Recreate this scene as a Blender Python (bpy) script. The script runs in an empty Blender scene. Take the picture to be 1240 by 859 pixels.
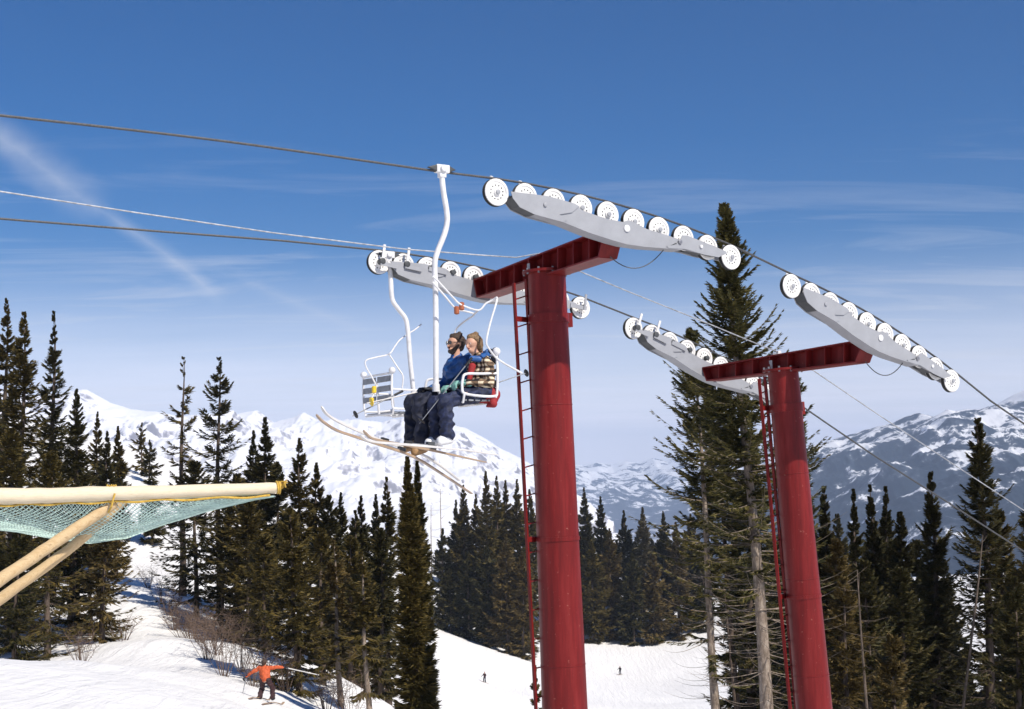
import bpy, bmesh, math, random
import numpy as np
from mathutils import Vector, Matrix
random.seed(7)
R = math.radians
col = bpy.context.scene.collection
scene = bpy.context.scene

# ------------------------------------------------------------------ camera
F = 1700.0                      # focal length in photo pixels (1240 wide)
cam_d = bpy.data.cameras.new('camera'); cam = bpy.data.objects.new('camera', cam_d); col.objects.link(cam)
cam_d.sensor_width = 36; cam_d.lens = F / 1240 * 36
cam_d.clip_start = 0.1; cam_d.clip_end = 60000
CR = Matrix.Rotation(R(90 + 5.2), 3, 'X') @ Matrix.Rotation(R(-1.0), 3, 'Z')
cam.rotation_euler = CR.to_euler(); cam.location = (0, 0, 0)
scene.camera = cam

def ray(px, py):
    return CR @ Vector(((px - 620) / F, (429.5 - py) / F, -1))
def at(px, py, Y):
    d = ray(px, py); return d * (Y / d.y)
# the lift line: vertical planes parallel to the rope, n metres to the camera's side of the near rope
DX, DY = .846, .53
D = Vector((DX, DY, 0)); N = Vector((DY, -DX, 0)); U = Vector((0, 0, 1))
def onl(px, py, n=0.0):
    d = ray(px, py)
    ox, oy = -.22 + DY * n, 19 - DX * n
    # k*d.x = ox+DX t ; k*d.y = oy+DY t
    k = (ox * DY - oy * DX) / (d.x * DY - d.y * DX)
    return d * k
FARN = -3.67

# ------------------------------------------------------------------ materials
def newmat(name):
    m = bpy.data.materials.new(name); m.use_nodes = True
    nt = m.node_tree; b = nt.nodes['Principled BSDF']
    return m, nt, b
def L(nt, a, b): nt.links.new(a, b)
def noise(nt, scale, detail=4, rough=.6, coord='Object', vec=None):
    n = nt.nodes.new('ShaderNodeTexNoise'); n.inputs['Scale'].default_value = scale
    n.inputs['Detail'].default_value = detail; n.inputs['Roughness'].default_value = rough
    if vec is None:
        tc = nt.nodes.new('ShaderNodeTexCoord'); vec = tc.outputs[coord]
    L(nt, vec, n.inputs['Vector']); return n
def ramp(nt, fac, stops):
    r = nt.nodes.new('ShaderNodeValToRGB'); e = r.color_ramp.elements
    while len(e) > 1: e.remove(e[-1])
    e[0].position = stops[0][0]; e[0].color = (*stops[0][1], 1)
    for p, c in stops[1:]:
        q = e.new(p); q.color = (*c, 1)
    L(nt, fac, r.inputs[0]); return r
def bump(nt, b, h, strength=.3, dist=.02):
    n = nt.nodes.new('ShaderNodeBump'); n.inputs['Strength'].default_value = strength; n.inputs['Distance'].default_value = dist
    L(nt, h, n.inputs['Height']); L(nt, n.outputs[0], b.inputs['Normal']); return n
def simple(name, c, rough=.6, metal=0, var=.15, scale=6, bmp=0.0, spec=.5):
    m, nt, b = newmat(name)
    n = noise(nt, scale)
    lo = tuple(x * (1 - var) for x in c); hi = tuple(min(1, x * (1 + var)) for x in c)
    r = ramp(nt, n.outputs[0], [(.3, lo), (.7, hi)]); L(nt, r.outputs[0], b.inputs['Base Color'])
    b.inputs['Roughness'].default_value = rough; b.inputs['Metallic'].default_value = metal
    b.inputs['Specular IOR Level'].default_value = spec
    if bmp: bump(nt, b, n.outputs[0], bmp, .01)
    return m
M = {}
def red_paint():
    m, nt, b = newmat('red_paint')
    tcr = nt.nodes.new('ShaderNodeTexCoord'); mpr = nt.nodes.new('ShaderNodeMapping'); L(nt, tcr.outputs['Object'], mpr.inputs[0]); mpr.inputs['Scale'].default_value = (5, 5, .45)
    n = noise(nt, 1.6, 8, .7, vec=mpr.outputs[0]); n2 = noise(nt, 16, 4, .7)
    r = ramp(nt, n.outputs[0], [(.28, (.085, .006, .006)), (.5, (.150, .009, .009)), (.72, (.215, .022, .020))])
    r2 = ramp(nt, n2.outputs[0], [(.665, (0, 0, 0)), (.70, (1, 1, 1))])
    mx = nt.nodes.new('ShaderNodeMixRGB'); L(nt, r2.outputs[0], mx.inputs[0]); L(nt, r.outputs[0], mx.inputs[1]); mx.inputs[2].default_value = (.26, .10, .075, 1)
    L(nt, mx.outputs[0], b.inputs['Base Color']); b.inputs['Roughness'].default_value = .42
    b.inputs['Specular IOR Level'].default_value = .22
    bump(nt, b, n2.outputs[0], .12, .004)
    return m
M['red'] = red_paint()
M['white'] = simple('white_paint', (.68, .68, .69), .45, 0, .16, 7, .1)
M['sheave'] = simple('sheave_paint', (.74, .73, .71), .5, 0, .16, 5, .1)
M['alu'] = simple('grey_galvanized', (.31, .32, .345), .55, .10, .07, 5, .03)
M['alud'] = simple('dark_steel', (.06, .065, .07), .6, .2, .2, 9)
M['rubber'] = simple('rubber', (.03, .03, .03), .8)
M['steel'] = simple('steel', (.25, .25, .27), .4, .6, .2, 30)
M['rope'] = simple('wire_rope', (.085, .085, .088), .55, .4, .5, 60)
M['cable'] = simple('pale_cable', (.36, .37, .39), .5, .3, .4, 12)
M['wornmetal'] = simple('worn_tube', (.22, .23, .25), .5, .3, .3, 10)
M['yellowp'] = simple('yellow_plastic', (.75, .52, .03), .45)
M['brownp'] = simple('brown_cap', (.35, .10, .04), .5)
M['skin'] = simple('skin', (.56, .31, .21), .55, 0, .08, 12)
M['hairb'] = simple('dark_hair', (.045, .025, .015), .7, 0, .5, 90, .5)
M['hairl'] = simple('light_hair', (.17, .10, .045), .6, 0, .8, 70, .5)
M['bluej'] = simple('blue_nylon', (.018, .085, .27), .5, 0, .35, 14, .6)
M['navy'] = simple('navy_denim', (.006, .009, .026), .75, 0, .6, 16, .9)
M['navy2'] = simple('faded_denim', (.011, .017, .050), .75, 0, .8, 16, .9)
M['redcloth'] = simple('red_wool', (.27, .015, .018), .8, 0, .25, 20, .4)
M['black'] = simple('black_nylon', (.012, .012, .015), .6)
M['mint'] = simple('mint_wool', (.20, .42, .36), .85, 0, .25, 40, .4)
M['tan'] = simple('tan_leather', (.30, .17, .07), .55, 0, .25, 18)
M['whiteboot'] = simple('white_boot', (.72, .72, .72), .4)
M['orange'] = simple('orange_cloth', (.50, .09, .025), .75, 0, .2, 9, .4)
M['maroon'] = simple('maroon_cloth', (.035, .012, .014), .8, 0, .3, 9)
M['ski_w'] = simple('ski_white', (.62, .60, .58), .3, 0, .12, 5)
M['ski_b'] = simple('ski_brown', (.34, .24, .16), .35, 0, .2, 5)
M['glass'] = simple('dark_lens', (.05, .05, .06), .1)
def plaid():
    m, nt, b = newmat('plaid_wool')
    tc = nt.nodes.new('ShaderNodeTexCoord')
    mp = nt.nodes.new('ShaderNodeMapping'); mp.inputs['Rotation'].default_value = (0, 0, R(58)); L(nt, tc.outputs['Object'], mp.inputs[0])
    sx = nt.nodes.new('ShaderNodeSeparateXYZ'); L(nt, mp.outputs[0], sx.inputs[0])
    outs = []
    for ax, sc in (('X', 17), ('Z', 17), ('Y', 17)):
        mu = nt.nodes.new('ShaderNodeMath'); mu.operation = 'MULTIPLY'; L(nt, sx.outputs[ax], mu.inputs[0]); mu.inputs[1].default_value = sc
        fr = nt.nodes.new('ShaderNodeMath'); fr.operation = 'FRACT'; L(nt, mu.outputs[0], fr.inputs[0])
        gt = nt.nodes.new('ShaderNodeMath'); gt.operation = 'GREATER_THAN'; gt.inputs[1].default_value = .5; L(nt, fr.outputs[0], gt.inputs[0]); outs.append(gt.outputs[0])
    ad = nt.nodes.new('ShaderNodeMath'); ad.operation = 'ADD'; L(nt, outs[0], ad.inputs[0]); L(nt, outs[1], ad.inputs[1])
    hv = nt.nodes.new('ShaderNodeMath'); hv.operation = 'MULTIPLY'; hv.inputs[1].default_value = .5; L(nt, ad.outputs[0], hv.inputs[0])
    r = ramp(nt, hv.outputs[0], [(0, (.66, .56, .40)), (.5, (.16, .10, .06)), (.9, (.02, .015, .012))]); r.color_ramp.interpolation = 'CONSTANT'
    L(nt, r.outputs[0], b.inputs['Base Color']); b.inputs['Roughness'].default_value = .9
    return m
M['plaid'] = plaid()
def wood(name, c1, c2, c3):
    m, nt, b = newmat(name)
    tc = nt.nodes.new('ShaderNodeTexCoord'); mp = nt.nodes.new('ShaderNodeMapping'); L(nt, tc.outputs['Generated'], mp.inputs[0])
    mp.inputs['Scale'].default_value = (3, 14, 14)
    n = noise(nt, 2.5, 8, .7, vec=mp.outputs[0]); r = ramp(nt, n.outputs[0], [(.3, c1), (.55, c2), (.72, c3)])
    L(nt, r.outputs[0], b.inputs['Base Color']); b.inputs['Roughness'].default_value = .75; bump(nt, b, n.outputs[0], .5, .006); return m
M['peeled'] = wood('peeled_log', (.66, .53, .35), (.74, .65, .48), (.44, .31, .17))
M['brownpole'] = wood('brown_pole', (.46, .30, .14), (.62, .46, .26), (.28, .16, .07))
M['net'] = simple('net_cord', (.52, .68, .62), .8, 0, .15, 9)
M['yrope'] = simple('yellow_rope', (.50, .32, .05), .75, 0, .3, 40)
def foliage(name, cols, tw=.25):
    m, nt, b = newmat(name)
    g = nt.nodes.new('ShaderNodeNewGeometry')
    n = noise(nt, .55, 3); 
    ad = nt.nodes.new('ShaderNodeMath'); ad.operation = 'MULTIPLY_ADD'; L(nt, g.outputs['Random Per Island'], ad.inputs[0]); ad.inputs[1].default_value = .55
    mu = nt.nodes.new('ShaderNodeMath'); mu.operation = 'MULTIPLY'; mu.inputs[1].default_value = .55; L(nt, n.outputs[0], mu.inputs[0]); L(nt, mu.outputs[0], ad.inputs[2])
    r = ramp(nt, ad.outputs[0], [(.15, cols[0]), (.45, cols[1]), (.8, cols[2])])
    L(nt, r.outputs[0], b.inputs['Base Color']); b.inputs['Roughness'].default_value = .65; b.inputs['Specular IOR Level'].default_value = .25
    return m
M['f_dark'] = foliage('needles_dark', [(.016, .019, .007), (.038, .036, .010), (.080, .062, .016)])
M['f_olive'] = foliage('needles_olive', [(.028, .025, .007), (.064, .051, .012), (.125, .088, .020)])
M['f_gold'] = foliage('needles_golden', [(.042, .033, .012), (.085, .060, .018), (.14, .095, .028)])
M['f_green'] = foliage('needles_green', [(.024, .027, .009), (.058, .056, .016), (.125, .102, .028)])
M['f_pale'] = foliage('needles_pale', [(.060, .055, .035), (.11, .095, .055), (.17, .14, .08)])
def bark(name, a, b_, c):
    m, nt, b = newmat(name); tc = nt.nodes.new('ShaderNodeTexCoord'); mp = nt.nodes.new('ShaderNodeMapping'); L(nt, tc.outputs['Object'], mp.inputs[0])
    mp.inputs['Scale'].default_value = (6, 6, 2.2)
    n = noise(nt, 1.6, 7, .75, vec=mp.outputs[0]); r = ramp(nt, n.outputs[0], [(.32, a), (.5, b_), (.68, c)])
    L(nt, r.outputs[0], b.inputs['Base Color']); b.inputs['Roughness'].default_value = .9; bump(nt, b, n.outputs[0], .7, .03); return m
M['bark'] = bark('bark_grey', (.10, .075, .055), (.22, .17, .13), (.40, .34, .28))
M['barkd'] = bark('bark_dark', (.04, .028, .02), (.085, .06, .045), (.16, .12, .09))
M['barkm'] = bark('bark_brown', (.05, .035, .026), (.10, .075, .056), (.18, .135, .105))
M['twig'] = bark('bare_twigs', (.07, .045, .032), (.13, .085, .06), (.20, .14, .10))
def snow_mat():
    m, nt, b = newmat('snow')
    tc = nt.nodes.new('ShaderNodeTexCoord')
    n = noise(nt, .05, 5, .6); n2 = noise(nt, .9, 5, .65)
    r = ramp(nt, n.outputs[0], [(.3, (.80, .79, .78)), (.7, (.87, .86, .84))])
    L(nt, r.outputs[0], b.inputs['Base Color']); b.inputs['Roughness'].default_value = .6; b.inputs['Specular IOR Level'].default_value = .2
    # valley floor (far below the slope): fields, woods and river flats
    g = nt.nodes.new('ShaderNodeNewGeometry'); sp = nt.nodes.new('ShaderNodeSeparateXYZ'); L(nt, g.outputs['Position'], sp.inputs[0])
    mr = nt.nodes.new('ShaderNodeMapRange'); mr.inputs[1].default_value = -70; mr.inputs[2].default_value = -170; L(nt, sp.outputs['Z'], mr.inputs[0])
    mp = nt.nodes.new('ShaderNodeMapping'); L(nt, tc.outputs['Object'], mp.inputs[0]); mp.inputs['Scale'].default_value = (1, .35, 1)
    n3 = noise(nt, .004, 7, .62, vec=mp.outputs[0]); r3 = ramp(nt, n3.outputs[0], [(.40, (.05, .055, .06)), (.47, (.14, .14, .15)), (.54, (.62, .61, .62))])
    mx = nt.nodes.new('ShaderNodeMixRGB'); L(nt, mr.outputs[0], mx.inputs[0]); L(nt, r.outputs[0], mx.inputs[1]); L(nt, r3.outputs[0], mx.inputs[2])
    L(nt, mx.outputs[0], b.inputs['Base Color'])
    mpt = nt.nodes.new('ShaderNodeMapping'); L(nt, tc.outputs['Object'], mpt.inputs[0]); mpt.inputs['Scale'].default_value = (1.3, .10, 1); mpt.inputs['Rotation'].default_value = (0, 0, R(24))
    n4 = noise(nt, 1.0, 5, .6, vec=mpt.outputs[0]); n4.inputs['Distortion'].default_value = .6
    hm = nt.nodes.new('ShaderNodeMath'); hm.operation = 'MULTIPLY_ADD'; L(nt, n4.outputs[0], hm.inputs[0]); hm.inputs[1].default_value = 1.6; L(nt, n2.outputs[0], hm.inputs[2])
    bump(nt, b, hm.outputs[0], .75, .16)
    return m
M['snow'] = snow_mat()
def mountain_mat(name, forest, zlo=-300, zhi=420):
    m, nt, b = newmat(name)
    tc = nt.nodes.new('ShaderNodeTexCoord'); g = nt.nodes.new('ShaderNodeNewGeometry')
    sn = nt.nodes.new('ShaderNodeSeparateXYZ'); L(nt, g.outputs['Normal'], sn.inputs[0])
    sp = nt.nodes.new('ShaderNodeSeparateXYZ'); L(nt, g.outputs['Position'], sp.inputs[0])
    mp = nt.nodes.new('ShaderNodeMapping'); L(nt, tc.outputs['Object'], mp.inputs[0]); mp.inputs['Scale'].default_value = (1, 1, .45)
    n = noise(nt, .0060 if forest else .0105, 9, .72, vec=mp.outputs[0])
    a = nt.nodes.new('ShaderNodeMath'); a.operation = 'MULTIPLY_ADD'; L(nt, n.outputs[0], a.inputs[0]); a.inputs[1].default_value = 1.15 if not forest else 1.6; a.inputs[2].default_value = 0
    L(nt, a.outputs[0], a.inputs[0]) if False else None
    s = nt.nodes.new('ShaderNodeMath'); s.operation = 'ADD'; L(nt, a.outputs[0], s.inputs[0])
    if forest:
        # altitude helps the snow: clearings and upper bowls
        mr = nt.nodes.new('ShaderNodeMapRange'); mr.inputs[1].default_value = zlo; mr.inputs[2].default_value = zhi; mr.inputs[3].default_value = -.12; mr.inputs[4].default_value = .19; L(nt, sp.outputs['Z'], mr.inputs[0])
        L(nt, mr.outputs[0], s.inputs[1])
        r = ramp(nt, s.outputs[0], [(.80, (.010, .020, .034)), (.90, (.05, .065, .09)), (.95, (.74, .75, .78))])
    else:
        mu = nt.nodes.new('ShaderNodeMath'); mu.operation = 'MULTIPLY'; mu.inputs[1].default_value = .95; L(nt, sn.outputs['Z'], mu.inputs[0]); L(nt, mu.outputs[0], s.inputs[1])
        s2 = nt.nodes.new('ShaderNodeMapRange'); s2.inputs[1].default_value = .9; s2.inputs[2].default_value = 1.6; L(nt, s.outputs[0], s2.inputs[0]); s = s2
        r = ramp(nt, s.outputs[0], [(.0, (.17, .16, .18)), (.40, (.22, .21, .23)), (.52, (.52, .51, .54)), (.60, (.82, .82, .84))])
    L(nt, r.outputs[0], b.inputs['Base Color']); b.inputs['Roughness'].default_value = .8; b.inputs['Specular IOR Level'].default_value = .1
    return m
M['mt_snow'] = mountain_mat('snowy_rock', False)
M['mt_forest'] = mountain_mat('wooded_mountain', True)
M['mt_far'] = mountain_mat('far_wooded_range', True, -470, 90)

# ------------------------------------------------------------------ mesh helpers
def tag(o, label=None, cat=None, group=None, kind=None):
    if label: o['label'] = label
    if cat: o['category'] = cat
    if group: o['group'] = group
    if kind: o['kind'] = kind
    return o
def empty(name, loc, label=None, cat=None, group=None):
    o = bpy.data.objects.new(name, None); col.objects.link(o); o.location = loc; o.empty_display_size = .2
    bpy.context.view_layer.update()
    return tag(o, label, cat, group)
def link(name, me, parent=None):
    o = bpy.data.objects.new(name, me); col.objects.link(o)
    if parent is not None:
        o.parent = parent
        p = parent; off = Vector()
        while p is not None: off += p.location; p = p.parent
        o.location = -off            # every part is written in world coordinates
    return o
class MB:
    def __init__(s): s.v = []; s.f = []; s.m = []; s.mats = []
    def mi(s, mat):
        if mat not in s.mats: s.mats.append(mat)
        return s.mats.index(mat)
    def add(s, vs, fs, mat):
        o = len(s.v); s.v += [tuple(v) for v in vs]; k = s.mi(mat)
        s.f += [tuple(i + o for i in f) for f in fs]; s.m += [k] * len(fs)
    def tube(s, pts, r, mat, seg=8, cap=True):
        pts = [Vector(p) for p in pts]; n = len(pts)
        rs = r if isinstance(r, (list, tuple)) else [r] * n
        vs = []; up = None
        for i, p in enumerate(pts):
            t = (pts[min(i + 1, n - 1)] - pts[max(i - 1, 0)]).normalized()
            if up is None: up = t.orthogonal().normalized()
            up = (up - t * up.dot(t))
            up = up.normalized() if up.length > 1e-5 else t.orthogonal().normalized()
            w = t.cross(up)
            for k in range(seg):
                a = 2 * math.pi * k / seg; vs.append(p + (up * math.cos(a) + w * math.sin(a)) * rs[i])
        fs = []
        for i in range(n - 1):
            for k in range(seg):
                a = i * seg + k; b = i * seg + (k + 1) % seg; fs.append((a, b, b + seg, a + seg))
        if cap: fs.append(tuple(range(seg))[::-1]); fs.append(tuple((n - 1) * seg + k for k in range(seg)))
        s.add(vs, fs, mat)
    def box(s, c, ax, ay, az, mat):      # centre + three half-axis vectors
        c = Vector(c); vs = [c + ax * i + ay * j + az * k for i in (-1, 1) for j in (-1, 1) for k in (-1, 1)]
        s.add(vs, [(0, 1, 3, 2), (4, 6, 7, 5), (0, 4, 5, 1), (2, 3, 7, 6), (0, 2, 6, 4), (1, 5, 7, 3)], mat)
    def lathe(s, c, axis, prof, mat, seg=24):   # prof: (radius, along)
        axis = Vector(axis).normalized(); u = axis.orthogonal().normalized(); w = axis.cross(u); vs = []
        for r, h in prof:
            for k in range(seg):
                a = 2 * math.pi * k / seg; vs.append(Vector(c) + axis * h + (u * math.cos(a) + w * math.sin(a)) * r)
        fs = []
        for i in range(len(prof) - 1):
            for k in range(seg):
                a = i * seg + k; b = i * seg + (k + 1) % seg; fs.append((a, b, b + seg, a + seg))
        fs.append(tuple(range(seg))[::-1]); fs.append(tuple((len(prof) - 1) * seg + k for k in range(seg)))
        s.add(vs, fs, mat)
    def prism(s, poly, off, mat):        # 3D polygon extruded by vector off
        poly = [Vector(p) for p in poly]; n = len(poly); vs = poly + [p + off for p in poly]
        fs = [tuple(range(n))[::-1], tuple(range(n, 2 * n))] + [(i, (i + 1) % n, (i + 1) % n + n, i + n) for i in range(n)]
        s.add(vs, fs, mat)
    def ball(s, c, r, mat, seg=10, sq=(1, 1, 1)):
        vs = []; fs = []; c = Vector(c); h = seg // 2 + 1
        vs.append(c + Vector((0, 0, r * sq[2])))
        for i in range(1, h):
            t = math.pi * i / h
            for k in range(seg):
                a = 2 * math.pi * k / seg; vs.append(c + Vector((math.sin(t) * math.cos(a) * r * sq[0], math.sin(t) * math.sin(a) * r * sq[1], math.cos(t) * r * sq[2])))
        vs.append(c - Vector((0, 0, r * sq[2]))); e = len(vs) - 1
        for k in range(seg): fs.append((0, 1 + k, 1 + (k + 1) % seg)); fs.append((e, e - seg + (k + 1) % seg, e - seg + k))
        for i in range(h - 2):
            for k in range(seg):
                a = 1 + i * seg + k; b = 1 + i * seg + (k + 1) % seg; fs.append((a, a + seg, b + seg, b))
        s.add(vs, fs, mat)
    def build(s, name, parent=None, smooth=False, fixn=True, bevel=0):
        me = bpy.data.meshes.new(name); me.from_pydata(s.v, [], s.f)
        for m in s.mats: me.materials.append(m)
        me.polygons.foreach_set('material_index', s.m)
        if fixn:
            bm = bmesh.new(); bm.from_mesh(me); bmesh.ops.recalc_face_normals(bm, faces=bm.faces); bm.to_mesh(me); bm.free()
        if smooth:
            me.shade_smooth()
            me.set_sharp_from_angle(angle=R(40))
        o = link(name, me, parent)
        if bevel:
            b = o.modifiers.new('b', 'BEVEL'); b.width = bevel; b.segments = 2; b.limit_method = 'ANGLE'
        return o
def spline(pts, k=6):
    pts = [Vector(p) for p in pts]; out = []
    for i in range(len(pts) - 1):
        p0 = pts[max(i - 1, 0)]; p1 = pts[i]; p2 = pts[i + 1]; p3 = pts[min(i + 2, len(pts) - 1)]
        for j in range(k):
            t = j / k
            out.append(.5 * ((2 * p1) + (p2 - p0) * t + (2 * p0 - 5 * p1 + 4 * p2 - p3) * t * t + (3 * p1 - p0 - 3 * p2 + p3) * t ** 3))
    out.append(pts[-1]); return out

# ------------------------------------------------------------------ terrain
GC = []   # control points x,y,z
for px, py, Y in [(50, 812, 42), (130, 822, 44), (240, 842, 48), (-60, 805, 40), (100, 803, 58), (20, 806, 56), (180, 785, 72), (150, 742, 85), (166, 700, 102), (163, 640, 125), (160, 585, 155),
                  (60, 800, 70), (-80, 770, 80), (60, 700, 110), (0, 620, 140), (-150, 600, 120),
                  (290, 815, 64), (320, 850, 56), (400, 853, 59), (250, 750, 88), (330, 790, 80), (400, 815, 78), (450, 845, 72), (260, 690, 115), (330, 720, 115), (400, 760, 110), (300, 640, 160),
                  (440, 830, 100), (470, 800, 130), (430, 720, 190), (520, 763, 285), (560, 775, 290), (530, 862, 185), (587, 827, 236), (640, 800, 285), (751, 818, 296), (700, 865, 220),
                  (750, 772, 345), (830, 778, 335), (850, 865, 220), (870, 750, 360), (680, 760, 350), (1170, 762, 300), (1240, 700, 380), (1000, 760, 330), (600, 700, 420), (750, 700, 460), (1000, 700, 460), (400, 640, 420), (200, 560, 420)]:
    p = at(px, py, Y); GC.append((p.x, p.y, p.z))
GC += [(0, 0, -2.0), (-6, 8, -3.0), (6, 8, -3.2), (.9, 21.6, -5.2), (5.3, 24.3, -6.0), (-12, 22, -4.2), (-20, 10, -2.0), (20, 10, -5.0), (0, -30, 3), (-40, -30, 6), (40, -30, 0),
       (0, 45, -10.2), (0, 70, -15), (0, 110, -21.5), (10, 45, -11.0), (17, 50, -12.3), (25, 60, -14.5), (20, 90, -20), (40, 90, -21), (60, 60, -16), (10, 140, -27), (35, 150, -30), (80, 160, -31), (-5, 60, -11.5), (-3, 85, -16),
       (60, 230, -37), (120, 200, -33), (-80, 40, -1), (-90, 100, 5), (-120, 200, 12)]
GC = np.array(GC, float)
def _phi(r2): return np.where(r2 > 0, .5 * r2 * np.log(np.maximum(r2, 1e-9)), 0)
_s = 100.0
_P = GC[:, :2] / _s; _n = len(_P)
_K = _phi(((_P[:, None] - _P[None]) ** 2).sum(-1)) + np.eye(_n) * .0008
_A = np.zeros((_n + 3, _n + 3)); _A[:_n, :_n] = _K; _A[:_n, _n] = 1; _A[:_n, _n + 1:] = _P; _A[_n, :_n] = 1; _A[_n + 1:, :_n] = _P.T
_W = np.linalg.solve(_A, np.concatenate([GC[:, 2], np.zeros(3)]))
VALLEY = -400.0
def vnoise(x, y, seed=0):
    xi = np.floor(x).astype(np.int64); yi = np.floor(y).astype(np.int64); xf = x - xi; yf = y - yi
    def h(a, b):
        n = (a * 374761393 + b * 668265263 + seed * 1442695041) & 0xffffffff
        n = ((n ^ (n >> 13)) * 1274126177) & 0xffffffff
        return ((n ^ (n >> 16)) & 0xffff) / 65535.0
    u = xf * xf * (3 - 2 * xf); v = yf * yf * (3 - 2 * yf)
    return (h(xi, yi) * (1 - u) + h(xi + 1, yi) * u) * (1 - v) + (h(xi, yi + 1) * (1 - u) + h(xi + 1, yi + 1) * u) * v - .5
def fbm(x, y, o=5, seed=0, ridged=False, gain=.5):
    a = 1.0; s = 0; t = 0
    for i in range(o):
        n = vnoise(x * 2 ** i + 17.3 * i, y * 2 ** i - 9.1 * i, seed + i)
        if ridged: n = .5 - np.abs(n) * 2
        s = s + a * n; t += a; a *= gain
    return s / t
def height(x, y):
    x = np.asarray(x, float); y = np.asarray(y, float); sh = x.shape
    xc = np.clip(x, -200, 200).ravel(); yc = np.clip(y, -50, 460).ravel()
    q = np.stack([xc, yc], 1) / _s; out = np.empty(len(q))
    for i in range(0, len(q), 20000):
        b = q[i:i + 20000]; out[i:i + 20000] = _phi(((b[:, None] - _P[None]) ** 2).sum(-1)) @ _W[:_n] + _W[_n] + b @ _W[_n + 1:]
    z = out.reshape(sh)
    near = np.exp(-((x / 260) ** 4)) 
    z = z + fbm(x / 9, y / 9, 4, 3) * .9 * np.clip((y - 26) / 30, 0, 1) + fbm(x / 2.4, y / 2.4, 3, 9) * .34 * np.clip((y - 26) / 20, 0, 1)
    dout = np.maximum(np.maximum(np.abs(x) - 200, 0), np.maximum(np.maximum(y - 440, 0), np.maximum(-50 - y, 0)))
    k = 1 - np.exp(-(dout / 420.0) ** 1.3)
    return z * (1 - k) + (VALLEY + fbm(x / 900, y / 900, 4, 5) * 14) * k
def zat(x, y): return float(height(np.array([x]), np.array([y]))[0])
def grid_mesh(name, X, Y, Z, mat, parent=None):
    h, w = X.shape
    co = np.stack([X, Y, Z], -1).reshape(-1, 3)
    i = np.arange(h * w).reshape(h, w)
    f = np.stack([i[:-1, :-1], i[:-1, 1:], i[1:, 1:], i[1:, :-1]], -1).reshape(-1, 4)
    return quad_mesh(name, co, f, [mat], parent, True)
def quad_mesh(name, co, f, mats, parent=None, smooth=False, raw=False):
    me = bpy.data.meshes.new(name); me.vertices.add(len(co)); me.vertices.foreach_set('co', co.astype(np.float32).ravel())
    me.loops.add(f.size); me.loops.foreach_set('vertex_index', f.astype(np.int32).ravel())
    me.polygons.add(len(f)); me.polygons.foreach_set('loop_start', np.arange(0, f.size, 4, dtype=np.int32))
    for m in mats: me.materials.append(m)
    me.update(calc_edges=True); me.validate()
    if smooth: me.shade_smooth()
    return me if raw else link(name, me, parent)
def sinh_axis(a, b, n, s):   # dense near 0
    u = np.linspace(np.arcsinh(a / s), np.arcsinh(b / s), n); return np.sinh(u) * s
gx = sinh_axis(-18000, 18000, 540, 30); gy = 30 + sinh_axis(-530, 21000, 580, 40)
GX, GY = np.meshgrid(gx, gy)
tag(grid_mesh('ground', GX, GY, height(GX, GY), M['snow']), 'white snow slope of the ski run falling into the valley', kind='structure')
# ------------------------------------------------------------------ mountains
def mountain(name, label, ridge, Yr, front, back, mat, seed, amp, nx=760, ny=260, sc=500, pw=.8):
    rp = [at(px, py, Yr) for px, py in ridge]
    rx = np.array([p.x for p in rp]); rz = np.array([p.z for p in rp])
    xs = np.linspace(rx[0], rx[-1], nx); v = np.linspace(0, 1.45, ny)
    ys = np.where(v <= 1, Yr - front * (1 - v), Yr + back * (v - 1) / .45)
    X, V = np.meshgrid(xs, v); Yg = np.repeat(ys[:, None], nx, 1)
    # ridge wanders in depth
    ridgez = np.interp(xs, rx, rz)[None].repeat(ny, 0)
    prof = np.where(V <= 1, np.clip(V, 0, 1) ** pw, np.clip(1 - (V - 1) / .45, 0, 1) ** 1.2)
    Z = VALLEY - 30 + (ridgez - VALLEY + 30) * prof
    damp = np.clip(1 - np.abs(V - 1) * 6, 0, 1)
    wx = X + fbm(X / sc, Yg / sc, 3, seed + 50) * sc * .5
    rn = fbm(wx / sc, Yg / sc, 8, seed, True, .55)
    Z = Z + (rn - .08) * amp * np.clip(V * 3, 0, 1) * (1 - damp * .86) * np.clip((1.45 - V) * 6, 0, 1)
    edge = np.clip(np.minimum(np.arange(nx), nx - 1 - np.arange(nx)) / 8, 0, 1)[None]
    Z = (VALLEY - 40) * (1 - edge) + Z * edge
    o = grid_mesh(name, X, Yg, Z, mat); tag(o, label, kind='structure'); return o
mountain('snowy_mountain', 'white snow covered mountain massif behind the trees',
         [(-300, 440), (-100, 465), (60, 480), (85, 476), (106, 473), (118, 480), (135, 491), (160, 498), (190, 501), (215, 507), (240, 504), (262, 507), (285, 504), (312, 499), (322, 506), (333, 515), (352, 509), (370, 503), (384, 511), (410, 517), (440, 514), (475, 520), (500, 514), (530, 522), (548, 516), (566, 521), (590, 534), (606, 545), (632, 556), (660, 574), (690, 600), (730, 640)],
         8000, 3900, 1100, M['mt_snow'], 11, 330, 760, 260, 760, .75)
mountain('far_range', 'pale hazy mountain range far across the valley',
         [(560, 575), (630, 566), (668, 563), (690, 560), (705, 563), (722, 559), (740, 562), (757, 558), (775, 560), (790, 554), (806, 557), (825, 551), (845, 556), (880, 549), (930, 552), (970, 546), (1020, 552), (1100, 560)],
         15500, 4200, 1400, M['mt_far'], 31, 330, 420, 160, 1200, .8)
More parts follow.
